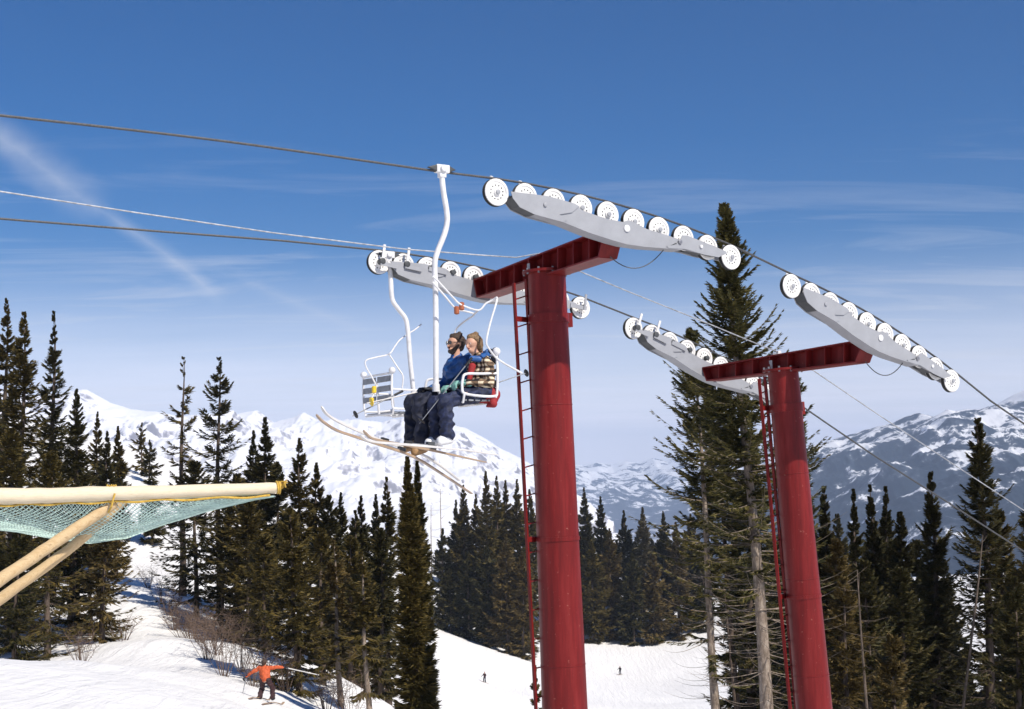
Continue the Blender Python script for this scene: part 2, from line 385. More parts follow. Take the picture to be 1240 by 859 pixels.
mountain('wooded_mountain', 'blue wooded mountain with snow clearings and white upper bowls',
         [(850, 620), (900, 582), (945, 558), (985, 542), (1003, 535), (1020, 531), (1045, 525), (1068, 520), (1085, 512), (1098, 507), (1112, 510), (1128, 511), (1150, 502), (1165, 499), (1182, 500), (1205, 493), (1225, 482), (1245, 473), (1300, 455), (1420, 430), (1600, 440)],
         6700, 4000, 1100, M['mt_forest'], 71, 300, 700, 260, 780, .62)

# ------------------------------------------------------------------ haze, sun, sky
def haze(density, color, x0, x1, y0, y1, z0, z1):
    mb = MB(); m = bpy.data.materials.new('valley_haze'); m.use_nodes = True; nt = m.node_tree; nt.nodes.clear()
    o = nt.nodes.new('ShaderNodeOutputMaterial'); v = nt.nodes.new('ShaderNodeVolumePrincipled')
    v.inputs['Color'].default_value = (*color, 1); v.inputs['Density'].default_value = density; v.inputs['Anisotropy'].default_value = .1
    L(nt, v.outputs[0], o.inputs['Volume'])
    mb.box(((x0 + x1) / 2, (y0 + y1) / 2, (z0 + z1) / 2), Vector(((x1 - x0) / 2, 0, 0)), Vector((0, (y1 - y0) / 2, 0)), Vector((0, 0, (z1 - z0) / 2)), m)
    return tag(mb.build('haze'), 'thin pale blue haze filling the valley air', kind='stuff')
HAZE_D = 6.4e-5
haze(HAZE_D, (.60, .74, .98), -18600, 18600, -1000, 22000, -480, 760)

SUN_EL = 44; SV = Vector((.70, -.71, 0)).normalized()
sd = bpy.data.lights.new('sun', 'SUN'); so = bpy.data.objects.new('sun', sd); col.objects.link(so)
sd.energy = 4.8; sd.angle = R(.53); sd.color = (1, .93, .83)
sdir = SV * math.cos(R(SUN_EL)) + Vector((0, 0, math.sin(R(SUN_EL))))
so.rotation_euler = sdir.to_track_quat('Z', 'Y').to_euler(); so.location = sdir * 60
w = bpy.data.worlds.new('World'); scene.world = w; w.use_nodes = True; nt = w.node_tree
bg = nt.nodes['Background']; bg.inputs['Strength'].default_value = .062
sky = nt.nodes.new('ShaderNodeTexSky'); sky.sky_type = 'NISHITA'; sky.sun_disc = False
sky.sun_elevation = R(SUN_EL); sky.sun_rotation = math.atan2(sdir.x, sdir.y); sky.altitude = 1800; sky.ozone_density = 3.0; sky.air_density = 1.0; sky.dust_density = .6
tc = nt.nodes.new('ShaderNodeTexCoord')
def vm(op, a, b=None):
    n = nt.nodes.new('ShaderNodeVectorMath'); n.operation = op
    if isinstance(a, (tuple, list)): n.inputs[0].default_value = a
    else: L(nt, a, n.inputs[0])
    if b is not None:
        if isinstance(b, (tuple, list)): n.inputs[1].default_value = b
        else: L(nt, b, n.inputs[1])
    return n
def mth(op, a, b=None, c=None, clamp=False):
    n = nt.nodes.new('ShaderNodeMath'); n.operation = op; n.use_clamp = clamp
    for i, q in enumerate((a, b, c)):
        if q is None: continue
        if isinstance(q, (int, float)): n.inputs[i].default_value = q
        else: L(nt, q, n.inputs[i])
    return n.outputs[0]
dirv = tc.outputs['Generated']
sepd = nt.nodes.new('ShaderNodeSeparateXYZ'); L(nt, dirv, sepd.inputs[0])
# thin cirrus on a high sheet: direction / elevation gives true cloud-layer perspective
elev = mth('MAXIMUM', sepd.outputs['Z'], .03)
inv = mth('DIVIDE', 1.0, mth('ADD', elev, .10))
cl = vm('SCALE', dirv); L(nt, inv, cl.inputs['Scale'])
mp = nt.nodes.new('ShaderNodeMapping'); L(nt, cl.outputs[0], mp.inputs[0]); mp.inputs['Scale'].default_value = (.55, 2.2, .0); mp.inputs['Rotation'].default_value = (0, 0, R(-12)); mp.inputs['Location'].default_value = (.4, 1.3, 0)
cn = noise(nt, 1.5, 7, .62, vec=mp.outputs[0]); cn.inputs['Distortion'].default_value = .8
cr = ramp(nt, cn.outputs[0], [(.52, (0, 0, 0)), (.86, (1, 1, 1))])
lowmask = nt.nodes.new('ShaderNodeMapRange'); L(nt, sepd.outputs['Z'], lowmask.inputs[0])
for i, v in zip((1, 2, 3, 4), (.10, .26, .75, .0)): lowmask.inputs[i].default_value = v
cirrus = mth('MULTIPLY', cr.outputs[0], lowmask.outputs[0])
# contrails: great circles through two sky directions each
def contrail(a, b, wd, st, px0, px1):
    da = ray(*a).normalized(); db = ray(*b).normalized(); nn = da.cross(db).normalized(); mid = (da + db).normalized(); tt = (db - da).normalized(); half = (db - da).length / 2
    d = vm('DOT_PRODUCT', dirv, tuple(nn)).outputs['Value']; al = vm('DOT_PRODUCT', dirv, tuple(tt)).outputs['Value']
    wob = noise(nt, 14, 4, .6, vec=dirv)
    dd = mth('ABSOLUTE', mth('ADD', d, mth('MULTIPLY', mth('SUBTRACT', wob.outputs[0], .5), wd * 1.2)))
    core = mth('POWER', mth('SUBTRACT', 1.0, mth('DIVIDE', dd, wd), clamp=True), 1.5)
    m0 = mid.dot(tt)
    e = mth('SUBTRACT', 1.0, mth('POWER', mth('DIVIDE', mth('ABSOLUTE', mth('SUBTRACT', al, m0)), half * 1.1), 4.0), clamp=True)
    br = noise(nt, 40, 3, .6, vec=dirv)
    return mth('MULTIPLY', mth('MULTIPLY', core, e), mth('MULTIPLY', mth('ADD', br.outputs[0], .35), st))
c1 = contrail((-60, 120), (120, 250), .020, .38, 0, 0)
c2 = contrail((110, 243), (265, 362), .009, .30, 0, 0)
c3 = contrail((290, 338), (440, 400), .007, .16, 0, 0)
cov = mth('ADD', mth('ADD', cirrus, c1), mth('ADD', c2, c3), clamp=True)
hs = nt.nodes.new('ShaderNodeHueSaturation'); hs.inputs['Hue'].default_value = .508; hs.inputs['Saturation'].default_value = 1.50; hs.inputs['Value'].default_value = 1.14; L(nt, sky.outputs[0], hs.inputs['Color'])
# thin high veil that whitens the sky towards the horizon
vr = nt.nodes.new('ShaderNodeMapRange'); vr.interpolation_type = 'SMOOTHSTEP'; L(nt, sepd.outputs['Z'], vr.inputs[0])
for i, v in zip((1, 2, 3, 4), (.0, .175, 1.0, .0)): vr.inputs[i].default_value = v
vn = noise(nt, 1.1, 5, .6, vec=mp.outputs[0]); veil = mth('MULTIPLY', vr.outputs[0], mth('ADD', mth('MULTIPLY', vn.outputs[0], .6), .62), clamp=True)
vmx = nt.nodes.new('ShaderNodeMixRGB'); L(nt, veil, vmx.inputs[0]); L(nt, hs.outputs[0], vmx.inputs[1]); vmx.inputs[2].default_value = (16.6, 15.9, 17.3, 1)
mixc = nt.nodes.new('ShaderNodeMixRGB'); L(nt, cov, mixc.inputs[0]); L(nt, vmx.outputs[0], mixc.inputs[1]); mixc.inputs[2].default_value = (11, 11.2, 12, 1)
L(nt, mixc.outputs[0], bg.inputs['Color'])

# ------------------------------------------------------------------ conifers
def quads(c, a, b):   # centres c, half vectors a (length) and b (width) -> kite verts
    return np.stack([c - a, c + b - a * .1, c + a, c - b - a * .1], 1)
def tree_geo(H, Rd, seed, start=.08, p=.85, dens=1.0, droop=.25, leaf=.30, lw=.055, whorl=.32, ragged=.35, bend=(0, 0), trunk_r=None, dead=0.0, top_sparse=0.0, up=.0, M_=9, nbr=6):
    rg = np.random.default_rng(seed)
    tr = trunk_r or H * .011 + .05
    nz = max(8, int(H * (1 - start) / whorl * dens ** .5)); t = np.linspace(0, 1, nz) ** .82
    t = np.clip(t + rg.normal(0, .25 / nz, nz), 0, .995)
    t = np.repeat(t, nbr); t = np.clip(t + rg.normal(0, .35 / nz, len(t)), 0, .992)
    keep = rg.random(len(t)) < dens * (1 - top_sparse * (t > .6) * .5)
    t = t[keep]; B = len(t)
    az = rg.random(B) * 2 * np.pi
    # lobes around the crown give it an uneven outline
    ragged = ragged * np.clip(.25 + (1 - t) * 3.2, 0, 1)
    lobe = 1 + ragged * .55 * np.sin(az * 2 + t * 9 + seed) * np.sin(t * 23 + seed * 1.7) + ragged * .5 * np.sin(t * 47 + seed)
    bl = Rd * (1 - t) ** p * (1 - .35 * np.clip((.18 - t) / .18, 0, 1)) * np.clip(.38 + (1 - t) * 2.4, 0, 1) * lobe * (1 - ragged + ragged * 1.45 * rg.random(B)) + Rd * .022
    z0 = H * (start + (1 - start) * t)
    pitch = -droop + (t ** 1.4) * (droop + .55) + rg.normal(0, .10, B) + up
    s = np.linspace(0, 1, M_)[None]
    rr = bl[:, None] * s
    # droop in the middle, tips curve back up
    zz = rr * np.tan(np.clip(pitch, -1, 1.1))[:, None] + bl[:, None] * (.20 * s ** 3 - .12 * s * (1 - s))
    zz -= tr * 0
    bx = bend[0] * (z0 / H) ** 2; by = bend[1] * (z0 / H) ** 2
    P = np.stack([bx[:, None] + np.cos(az)[:, None] * rr, by[:, None] + np.sin(az)[:, None] * rr, z0[:, None] + zz], -1)
    # sideways wiggle
    side = np.stack([-np.sin(az), np.cos(az), np.zeros(B)], -1)
    P += side[:, None] * (np.sin(s * 4 + rg.random((B, 1)) * 6) * bl[:, None] * .05)[..., None]
    fwd = np.gradient(P, axis=1); fwd /= np.linalg.norm(fwd, axis=-1, keepdims=True) + 1e-9
    isdead = rg.random(B) < dead * np.clip(1.6 - t * 3.4, 0, 1)
    Q = []
    live = ~isdead
    Pf, Ff, Sf = P[live], fwd[live], np.repeat(side[live][:, None], M_, 1)
    blf = bl[live]
    for sg in (-1, 1):
        for rep in range(3):
            j0 = 1 if rep else 1
            c0 = Pf[:, j0:].reshape(-1, 3); f0 = Ff[:, j0:].reshape(-1, 3); s0 = Sf[:, j0:].reshape(-1, 3)
            sj = np.repeat(s[:, j0:], len(Pf), 0).ravel(); n = len(c0)
            bb = np.repeat(blf, M_ - j0)
            ln = np.minimum(leaf * (1.35 - .75 * sj) * rg.uniform(.6, 1.3, n), bb * .42 + .02)
            f0 = f0 * rg.uniform(.5, 1.1, (n, 1)); dr = f0 + sg * s0 * rg.uniform(.35, 1.0, (n, 1)) * (1.25 - sj[:, None] * .8) + np.array([0, 0, -1]) * rg.uniform(-.05, .55, (n, 1)) * (1 if rep else .6)
            dr /= np.linalg.norm(dr, axis=1, keepdims=True)
            wv = np.cross(dr, rg.normal(0, 1, (n, 3)) * .55 + np.array([0, 0, 1])); wv /= np.linalg.norm(wv, axis=1, keepdims=True) + 1e-9
            c = c0 + dr * ln[:, None] * .8 + f0 * rg.uniform(-.5, .5, (n, 1)) * (bb / M_)[:, None]
            if rep == 2: c = c + np.array([0, 0, -1]) * rg.uniform(.02, .4, (n, 1)) * leaf
            Q.append(quads(c, dr * ln[:, None], wv * (lw * rg.uniform(.6, 1.4, n))[:, None]))
    # tips
    c = Pf[:, -1]; dr = Ff[:, -1]; n = len(c)
    Q.append(quads(c, dr * np.minimum(leaf, blf * .6 + .05)[:, None], np.cross(dr, [0, 0, 1]) * lw))
    # leader
    zz_ = np.linspace(H * .93, H * 1.0, 40); n = len(zz_); a_ = rg.random(n) * 6.28
    dr = np.stack([np.cos(a_) * .8, np.sin(a_) * .8, np.ones(n) * .9], -1) * (leaf * .20 * (1.5 - (zz_ - H * .93) / (H * .07)))[:, None]
    c = np.stack([np.full(n, bend[0]) * (zz_ / H) ** 2, np.full(n, bend[1]) * (zz_ / H) ** 2, zz_], -1)
    Q.append(quads(c, dr, np.cross(dr, [0, 0, 1.]) * .3))
    V = np.concatenate(Q).reshape(-1, 3); Fq = np.arange(len(V)).reshape(-1, 4)
    # wood: trunk + limbs
    seg = 9; nr = 16; hs = np.linspace(0, 1, nr)
    rad = tr * (1 - hs) ** .8 + .012 + tr * .5 * np.exp(-hs * 30); a = np.linspace(0, 2 * np.pi, seg, endpoint=False)
    wob = np.stack([np.sin(hs * 7 + seed) * tr * .35, np.cos(hs * 6 + seed) * tr * .35], -1)
    ring = np.stack([np.cos(a)[None] * rad[:, None] + (bend[0] * hs ** 2 + wob[:, 0])[:, None], np.sin(a)[None] * rad[:, None] + (bend[1] * hs ** 2 + wob[:, 1])[:, None], np.repeat((hs * H * .985)[:, None], seg, 1)], -1)
    ring[0, :, 2] -= 1.5
    TV = [ring.reshape(-1, 3)]; i = np.arange(nr * seg).reshape(nr, seg); TF = [np.stack([i[:-1], np.roll(i[:-1], -1, 1), np.roll(i[1:], -1, 1), i[1:]], -1).reshape(-1, 4)]
    off = nr * seg
    sel = np.arange(0, M_, 2); PB = P[:, sel]; mB = len(sel)
    wr = (np.clip(bl * .008, .005, .03))[:, None] * (1 - np.linspace(0, .85, mB)[None])
    upv = np.array([0, 0, 1.]); sd_ = side[:, None]
    tri = np.stack([PB + upv * wr[..., None], PB + (-.5 * upv + .87 * sd_) * wr[..., None], PB + (-.5 * upv - .87 * sd_) * wr[..., None]], 2)
    i = np.arange(B * mB * 3).reshape(B, mB, 3) + off
    TV.append(tri.reshape(-1, 3)); TF.append(np.stack([i[:, :-1], np.roll(i[:, :-1], -1, 2), np.roll(i[:, 1:], -1, 2), i[:, 1:]], -1).reshape(-1, 4))
    return V, Fq, np.concatenate(TV), np.concatenate(TF)
def conifer(label, top, Y, wpx, fol='f_dark', base=None, group='spruces on the slope', cat='tree', brk='barkd', **kw):
    """top: photo pixel of the tip, Y its distance, wpx the crown's full width in photo pixels"""
    T = at(top[0], top[1], Y)
    if base: Bp = at(base[0], base[1], Y); t = (Bp.z - T.z); bx = Bp.x
    else: bx = T.x + (random.random() - .5) * .2
    gz = zat(bx, Y)
    if base and Bp.z != gz:     # carry the lean on down to the ground
        bx = T.x + (Bp.x - T.x) * (T.z - gz) / (T.z - Bp.z); gz = zat(bx, Y)
    H = T.z - gz; Rd = wpx / 2 / F * Y * (1.17 if 60 < Y < 130 else 1.0)
    kw.setdefault('leaf', max(.14, Y * .0030)); kw.setdefault('lw', max(.022, Y * .00052))
    kw.setdefault('seed', int(abs(top[0]) * 7 + top[1]))
    if Y < 68: kw.setdefault('M_', 13); kw.setdefault('nbr', 8)
    if Y > 150: kw.setdefault('whorl', .85); kw.setdefault('M_', 7)
    V, Fq, TV, TF = tree_geo(H, Rd, **kw)
    sh = (T.x - bx) / H
    for A in (V, TV): A[:, 0] += A[:, 2] * sh
    o = empty('conifer' if cat == 'tree' else cat, (bx, Y, gz), label, cat, group)
    me = quad_mesh('trunk', TV, TF, [M[brk]], raw=True, smooth=True); t = bpy.data.objects.new('trunk', me); col.objects.link(t); t.parent = o
    me = quad_mesh('crown', V, Fq, [M[fol]], raw=True); c = bpy.data.objects.new('crown', me); col.objects.link(c); c.parent = o
    return o
# the wood behind: one unbroken dark mass
def wood_mass(name, label, spots, fol):
    VV, FF = [], []; off = 0
    for i, (x, y, Y, wp) in enumerate(spots):
        T = at(x, y, Y); gz = zat(T.x, Y); H = T.z - gz
        V, Fq, TV, TF = tree_geo(H, wp / 2 / F * Y, seed=300 + i, leaf=.5, lw=.085, whorl=.55, M_=8, start=.03, p=.6, ragged=.4)
        V = V + np.array([T.x, Y, gz]); TV = TV + np.array([T.x, Y, gz])
        for a, f in ((V, Fq), (TV, TF)): VV.append(a); FF.append(f + off); off += len(a)
    o = quad_mesh(name, np.concatenate(VV), np.concatenate(FF), [M[fol]]); tag(o, label, kind='stuff')
G1 = 'tall spruces on the bank above the log'
G2 = 'spruces in the row between the log and the red tower'
G3 = 'spruces beyond the piste'
G4 = 'trees around the second tower'
G5 = 'dark spruces beside the second tower'
# --- bank above the log and net
conifer('ragged spruce cut by the picture edge, tip highest of the tall bank cluster', (8, 360), 86, 62, 'f_olive', group=G1, ragged=.5, dens=.85)
conifer('broad dense spruce whose pointed top stands second in the tall bank cluster', (29, 377), 80, 92, 'f_olive', group=G1, ragged=.3)
conifer('spindly topped spruce with sparse upturned twigs beside the broad bank spruce', (65, 376), 88, 78, 'f_dark', group=G1, ragged=.5, p=1.15, top_sparse=.9, up=.12)
conifer('spruce with narrow tip just right of the spindly topped one on the bank', (93, 471), 76, 74, 'f_dark', group=G1)
conifer('slim spruce with bare pale stem in its top, above the log lashing', (118, 498), 112, 34, 'f_olive', group=G1, top_sparse=.6, ragged=.5)
conifer('short slender spruce with flat dark sides rising over the log lashing', (130, 522), 104, 38, 'f_dark', group=G1)
conifer('last slender spruce of the bank cluster at the open snow chute', (143, 516), 108, 36, 'f_olive', group=G1)
conifer('bushy dark spruce seen through the net near the picture edge', (14, 520), 72, 110, 'f_olive', group=G1, p=.6, start=.02)
conifer('low wide spruce behind the crossing of the two brown braces', (62, 548), 69, 104, 'f_olive', group=G1, p=.6, start=.02)
conifer('golden brown young spruce reaching the snow below the lowest sag of the net', (128, 590), 73, 72, 'f_gold', base=(124, 782), group=G1, p=.6, start=.03, ragged=.5)
conifer('spruce filling the bank behind the golden young one', (96, 545), 80, 80, 'f_olive', group=G1, p=.7, start=.03)
conifer('half hidden spruce at the picture edge with a bent lower skirt', (-22, 430), 78, 100, 'f_dark', group=G1)
conifer('small dark bush-like spruce standing on the snow bank at the picture edge', (22, 640), 64, 90, 'f_dark', group=G1, p=.55, start=.0)
conifer('distant thin spruce alone in the white gap above the log', (172, 512), 165, 26, 'f_olive', group='pair of thin spruces in the snow gap', dens=.8, ragged=.5)
conifer('shorter partner of the thin spruce in the white gap above the log', (181, 533), 158, 26, 'f_dark', group='pair of thin spruces in the snow gap')
conifer('dull small spruce under the pair in the snow gap', (186, 585), 120, 34, 'f_dark', group=G2)
# --- row between log and tower
conifer('airy sparse spruce with thin see-through branches, twin of the layered one', (222, 432), 97, 88, 'f_olive', group=G2, p=1.0, dens=.42, ragged=.55, top_sparse=.3, M_=9, nbr=6)
conifer('tall layered spruce with thick horizontal boughs above the log end', (265, 433), 92, 100, 'f_dark', group=G2, p=.85, dens=.8, ragged=.55, whorl=.5, up=.05, start=.16)
conifer('dark spruce under the airy sparse one, its lower boughs over blue shadow', (236, 560), 88, 96, 'f_dark', group=G2, p=.6, start=.12)
conifer('spruce with broad lower boughs below the log, beside the layered tall one', (287, 575), 84, 94, 'f_olive', group=G2, p=.6, start=.08)
conifer('pointed spruce with a tight dark top beside the log end', (307, 521), 92, 50, 'f_dark', group=G2)
conifer('pointed spruce with spreading twigs right at the log end', (321, 505), 88, 66, 'f_dark', group=G2, ragged=.5)
conifer('olive spruce just past the yellow tied log end', (363, 530), 86, 66, 'f_olive', group=G2, ragged=.5)
conifer('shorter olive spruce leaning on its neighbour past the log end', (383, 560), 90, 58, 'f_olive', group=G2)
conifer('thin pointed spruce midway between log end and the narrow columnar spruce', (413, 596), 94, 46, 'f_dark', group=G2)
conifer('dark spruce second before the narrow columnar spruce', (437, 600), 90, 52, 'f_dark', group=G2)
conifer('spruce touching the narrow columnar spruce with a forked tip', (468, 577), 90, 50, 'f_olive', group=G2, ragged=.5)
conifer('short spruce squeezed behind the narrow columnar spruce', (455, 598), 98, 44, 'f_dark', group=G2)
conifer('wide golden olive spruce standing behind the orange skier', (350, 618), 63, 92, 'f_olive', base=(362, 846), group=G2, p=.55, start=.03)
conifer('full olive spruce between orange skier and the slender pair', (388, 640), 70, 78, 'f_olive', group=G2, p=.6, start=.06)
conifer('slender spruce with bare pale stem and thin boughs beside snow', (404, 655), 66, 58, 'f_gold', base=(412, 850), group=G2, brk='bark', start=.28, dens=.6, ragged=.5)
conifer('lower slender spruce with drooping boughs and bare stem beside the columnar one', (437, 668), 64, 62, 'f_olive', base=(446, 856), group=G2, brk='bark', start=.22, dens=.7, ragged=.4, droop=.45)
conifer('dark spruce almost hidden behind the lower slender spruce beside the columnar one', (430, 618), 84, 60, 'f_dark', group=G2)
conifer('very narrow columnar spruce standing in front right under the skis', (493, 552), 54, 44, 'f_olive', base=(505, 858), group=G2, p=.55, start=.02, ragged=.22, whorl=.2, leaf=.26, lw=.036, seed=12)
conifer('second tip leaning on the narrow columnar spruce under the skis', (505, 557), 55.5, 30, 'f_dark', base=(513, 858), group=G2, p=.5, start=.05, ragged=.22, whorl=.22, leaf=.26, lw=.036)
for x, y, Yt, wp, f, lab in [(335, 560, 92, 70, 'f_dark', 'dark spruce just behind the yellow tied log end'), (300, 600, 80, 90, 'f_olive', 'bulky olive spruce below the outer third of the log'), (270, 640, 84, 90, 'f_dark', 'low dark spruce over the upper leafless shrubs'), (398, 600, 86, 64, 'f_dark', 'dark spruce between olive neighbours past the log end'),
    (425, 650, 78, 70, 'f_olive', 'olive spruce standing just behind the slender pair'), (462, 640, 84, 66, 'f_dark', 'dark low spruce against the side of the columnar one'), (320, 650, 76, 90, 'f_olive', 'olive spruce whose skirt hangs behind the orange skier'), (110, 620, 78, 84, 'f_olive', 'olive spruce below the net, next to the golden young one'), (40, 600, 76, 110, 'f_dark', 'dark spruce behind the lower ends of the braces')]:
    conifer(lab, (x, y), Yt, wp, f, group=G2 if x > 150 else G1, p=.6, start=.05, ragged=.42)
# --- beyond the piste, before the valley
tl = [
 (536, 640, 300, 44, 'f_dark', 'low dark spruce first beyond the piste from the columnar spruce'), (552, 605, 305, 40, 'f_dark', 'dark tip beside the bare snag under the ski tails'), (561, 587, 300, 44, 'f_olive', 'feathery spruce just under the ski tails'),
 (576, 598, 310, 38, 'f_dark', 'small spruce tip filling a gap under the ski tails'), (588, 570, 296, 46, 'f_olive', 'highest spruce tip between the ski tails and the ladder'), (601, 576, 300, 44, 'f_dark', 'second highest spruce tip beside the ladder side group'),
 (612, 581, 306, 44, 'f_olive', 'spruce tip third from the ladder beyond the piste'), (626, 580, 300, 46, 'f_dark', 'spruce tip seen just outside the ladder'), (641, 592, 304, 46, 'f_dark', 'spruce seen through the ladder rungs'),
 (612, 650, 288, 62, 'f_olive', 'full golden brown spruce at the snow edge beside the ladder', ), (632, 668, 286, 58, 'f_gold', 'golden spruce partly behind the ladder at the snow edge'), (590, 660, 292, 60, 'f_olive', 'olive spruce in the forest edge above the dark bare ground'), (566, 668, 296, 56, 'f_dark', 'dark low spruce above the bare patch at the piste edge'), (545, 690, 298, 50, 'f_dark', 'dark low spruce nearest the columnar spruce at the piste edge'),
 (707, 590, 345, 40, 'f_dark', 'dark spruce tip touching the red tube of the nearer tower'), (727, 601, 350, 40, 'f_dark', 'second dark tip past the nearer tower'), (738, 640, 340, 48, 'f_gold', 'golden spruce filling between two dark tips past the nearer tower'), (755, 618, 350, 42, 'f_dark', 'dark spruce with a narrow tip midway between the two towers'),
 (778, 614, 346, 42, 'f_pale', 'pale grey green sparse spruce midway between the towers'), (803, 619, 345, 40, 'f_dark', 'tight dark spruce at the right of the pale sparse one'), (818, 632, 340, 44, 'f_olive', 'brownish spruce whose base reaches lowest on the snow past the pale one'), (716, 655, 336, 52, 'f_olive', 'olive low spruce at the snow beside the red tube'), (765, 670, 336, 52, 'f_olive', 'olive low spruce in front of the narrow dark tip'), (791, 668, 336, 46, 'f_gold', 'small golden spruce at the snow edge below the pale one'), (836, 622, 352, 42, 'f_dark', 'spruce tip beside the tall pine, beyond the piste'), (700, 640, 345, 50, 'f_dark', 'dark spruce hidden mostly by the red tube'), (846, 650, 346, 46, 'f_dark', 'dark filler spruce seen at the pine trunks beyond the piste'),
]
for x, y, Yt, wp, f, lab in tl: conifer(lab, (x, y), Yt, wp * .86, 'f_gold' if ('golden' in lab or 'brownish' in lab) else 'f_dark' if 'dark' in lab else 'f_pale' if 'pale grey' in lab else 'f_olive', group=G3, p=.74, start=.03, ragged=.42, nbr=7)
wood_mass('woods', 'dark spruces deeper in the wood beyond the piste, behind the sunlit edge', [(x, y + 4, 375 + (x * 13) % 30, 38) for x, y in [(530, 668), (545, 650), (556, 640), (568, 630), (582, 622), (596, 615), (606, 612), (619, 612), (634, 615), (648, 625), (697, 640), (713, 630), (733, 640), (747, 650), (762, 650), (771, 645), (788, 648), (797, 650), (811, 650), (826, 655), (840, 650), (858, 655)]], 'f_dark')
# --- tall pine group at the second tower
conifer('tallest conifer with long pale trunk, bare dead lower branches, behind the second tower', (877, 247), 44, 216, 'f_green', base=(929, 859), group=G4, brk='bark', p=.70, start=.20, dens=1.0, ragged=.55, whorl=.27, leaf=.14, lw=.026, droop=.15, trunk_r=.23, dead=1.0, up=.03, M_=17, nbr=9, seed=5)
conifer('tall conifer with bare dark trunk next to the piste, left of the tallest one', (838, 400), 49, 150, 'f_green', base=(868, 859), group=G4, brk='bark', p=.5, start=.26, dens=1.0, ragged=.6, whorl=.4, leaf=.15, lw=.026, trunk_r=.17, dead=.7, M_=15, seed=9)
conifer('conifer with thin dark trunk between the two pale trunks', (862, 430), 53, 120, 'f_green', base=(893, 859), group=G4, brk='barkd', p=.5, start=.24, dens=1.0, ragged=.55, whorl=.42, leaf=.22, lw=.038, trunk_r=.14, dead=.8, M_=15, seed=14)
conifer('conifer whose sprigs show just past the top of the second tower', (957, 428), 50, 112, 'f_green', base=(975, 859), group=G4, p=.55, start=.14, dens=1.0, ragged=.7, whorl=.45, M_=15, seed=17, dead=.4)
conifer('thin young conifer between the pale trunk and the second tower', (905, 520), 58, 110, 'f_dark', base=(912, 859), group=G4, p=.5, start=.06, dens=1.0, ragged=.6, seed=21, dead=.5)
# --- dark wood on the slope past the second tower
rt = [
 (997, 588, 60, 66, 'f_dark', 'dark spruce tip touching the red tube of the second tower'), (1033, 591, 56, 56, 'f_dark', 'narrow dark spruce second from the red tube of the second tower'), (1053, 586, 58, 60, 'f_dark', 'rounded dark tip, middle one of three close together'), (1072, 588, 60, 62, 'f_dark', 'last tip of the three close together'), (1090, 620, 57, 62, 'f_dark', 'lower spruce against the pale valley notch'),
 (1127, 571, 52, 92, 'f_dark', 'layered spruce with upturned boughs under the rope'), (1184, 506, 50, 140, 'f_dark', 'tallest spruce of the dark wood, broad with upturned boughs'),
 (1012, 655, 50, 110, 'f_gold', 'golden brown spruce right beside the red tube of the second tower'), (1045, 680, 47, 120, 'f_dark', 'black green spruce with a thin trunk below the close three'), (1090, 690, 49, 120, 'f_dark', 'shadowed spruce below the pale valley notch'), (1125, 695, 55, 100, 'f_dark', 'spruce whose dark skirt frames the snow patch from the tower side'),
 (1210, 620, 54, 104, 'f_olive', 'olive spruce above the snow patch in the dark wood'), (1246, 610, 51, 110, 'f_olive', 'olive spruce cut by the picture edge beside the tallest dark spruce'), (1228, 700, 46, 84, 'f_dark', 'low spruce in the bottom corner past the snow patch'), (1062, 640, 64, 96, 'f_dark', 'deep dark spruce filling behind the close three'), (1110, 655, 66, 84, 'f_dark', 'deep dark spruce filling behind the notch'), (1022, 700, 44, 90, 'f_gold', 'low golden brushy spruce at the foot of the second tower'), (1080, 770, 40, 100, 'f_gold', 'brownish low spruce along the bottom of the dark wood')]
for x, y, Yt, wp, f, lab in rt:
    conifer(lab, (x, y), Yt, wp, f, group=G5, p=.75 if y < 600 else .5, start=.10, ragged=.5, dens=1.0, whorl=.30, dead=.3, up=.06 if y < 590 else 0)
conifer('small sparse young conifer on the snow at the foot of the ladder', (648, 806), 66, 46, 'f_olive', group=G2, dens=.6, p=.9, start=.0)

rgw = random.Random(5)
wood_mass('woods', 'dark mass of spruces filling the shade behind the second tower', [(x + rgw.uniform(-8, 8), y + rgw.uniform(-14, 14), rgw.uniform(95, 150), rgw.uniform(52, 70)) for x, y in
   [(888, 640), (905, 650), (925, 640), (945, 655), (962, 640), (980, 640), (1000, 640), (1018, 630), (1036, 640), (1052, 650), (1070, 640), (1088, 665), (1106, 690), (1122, 680), (1140, 690), (1146, 700), (1212, 690), (1228, 660), (1244, 650), (1262, 660), (1280, 650), (1160, 800), (1180, 808), (1200, 800), (1000, 700), (1040, 710), (1080, 720), (1120, 740), (960, 700), (1225, 740), (1250, 730), (920, 720)]], 'f_dark')
# bare trunks in the dark wood, and snags
def snag(label, pts, Y, r, mat='bark', cat='snag', name='dead_trunk', nb=34, bl=1.1, group='bare trunks among the conifers'):
    P = [at(x, y, Y) for x, y in pts]
    b = P[-1]; gz = zat(b.x, Y)
    if b.z > gz: P.append(Vector((b.x + (b.x - P[-2].x) / max(P[-2].z - b.z, .1) * (b.z - gz), Y, gz - .2)))
    mb = MB(); S = spline(P, 5); n = len(S); mb.tube(S, [r * (.25 + .75 * i / (n - 1)) for i in range(n)], M[mat], 7)
    rg = random.Random(int(pts[0][0] * 3 + pts[0][1]))
    for k in range(nb):
        i = rg.randrange(1, n - 1); a = rg.random() * 6.28; l = bl * rg.uniform(.3, 1)
        d = Vector((math.cos(a), math.sin(a), rg.uniform(-.3, .35)))
        mb.tube([S[i], S[i] + d * l * .5, S[i] + d * l + Vector((0, 0, .12 * l))], [r * .16, r * .1, r * .04], M[mat], 4)
    root = empty(name, (P[-1].x, P[-1].y, gz), label, cat, group); mb.build('trunk', root, True, fixn=False)
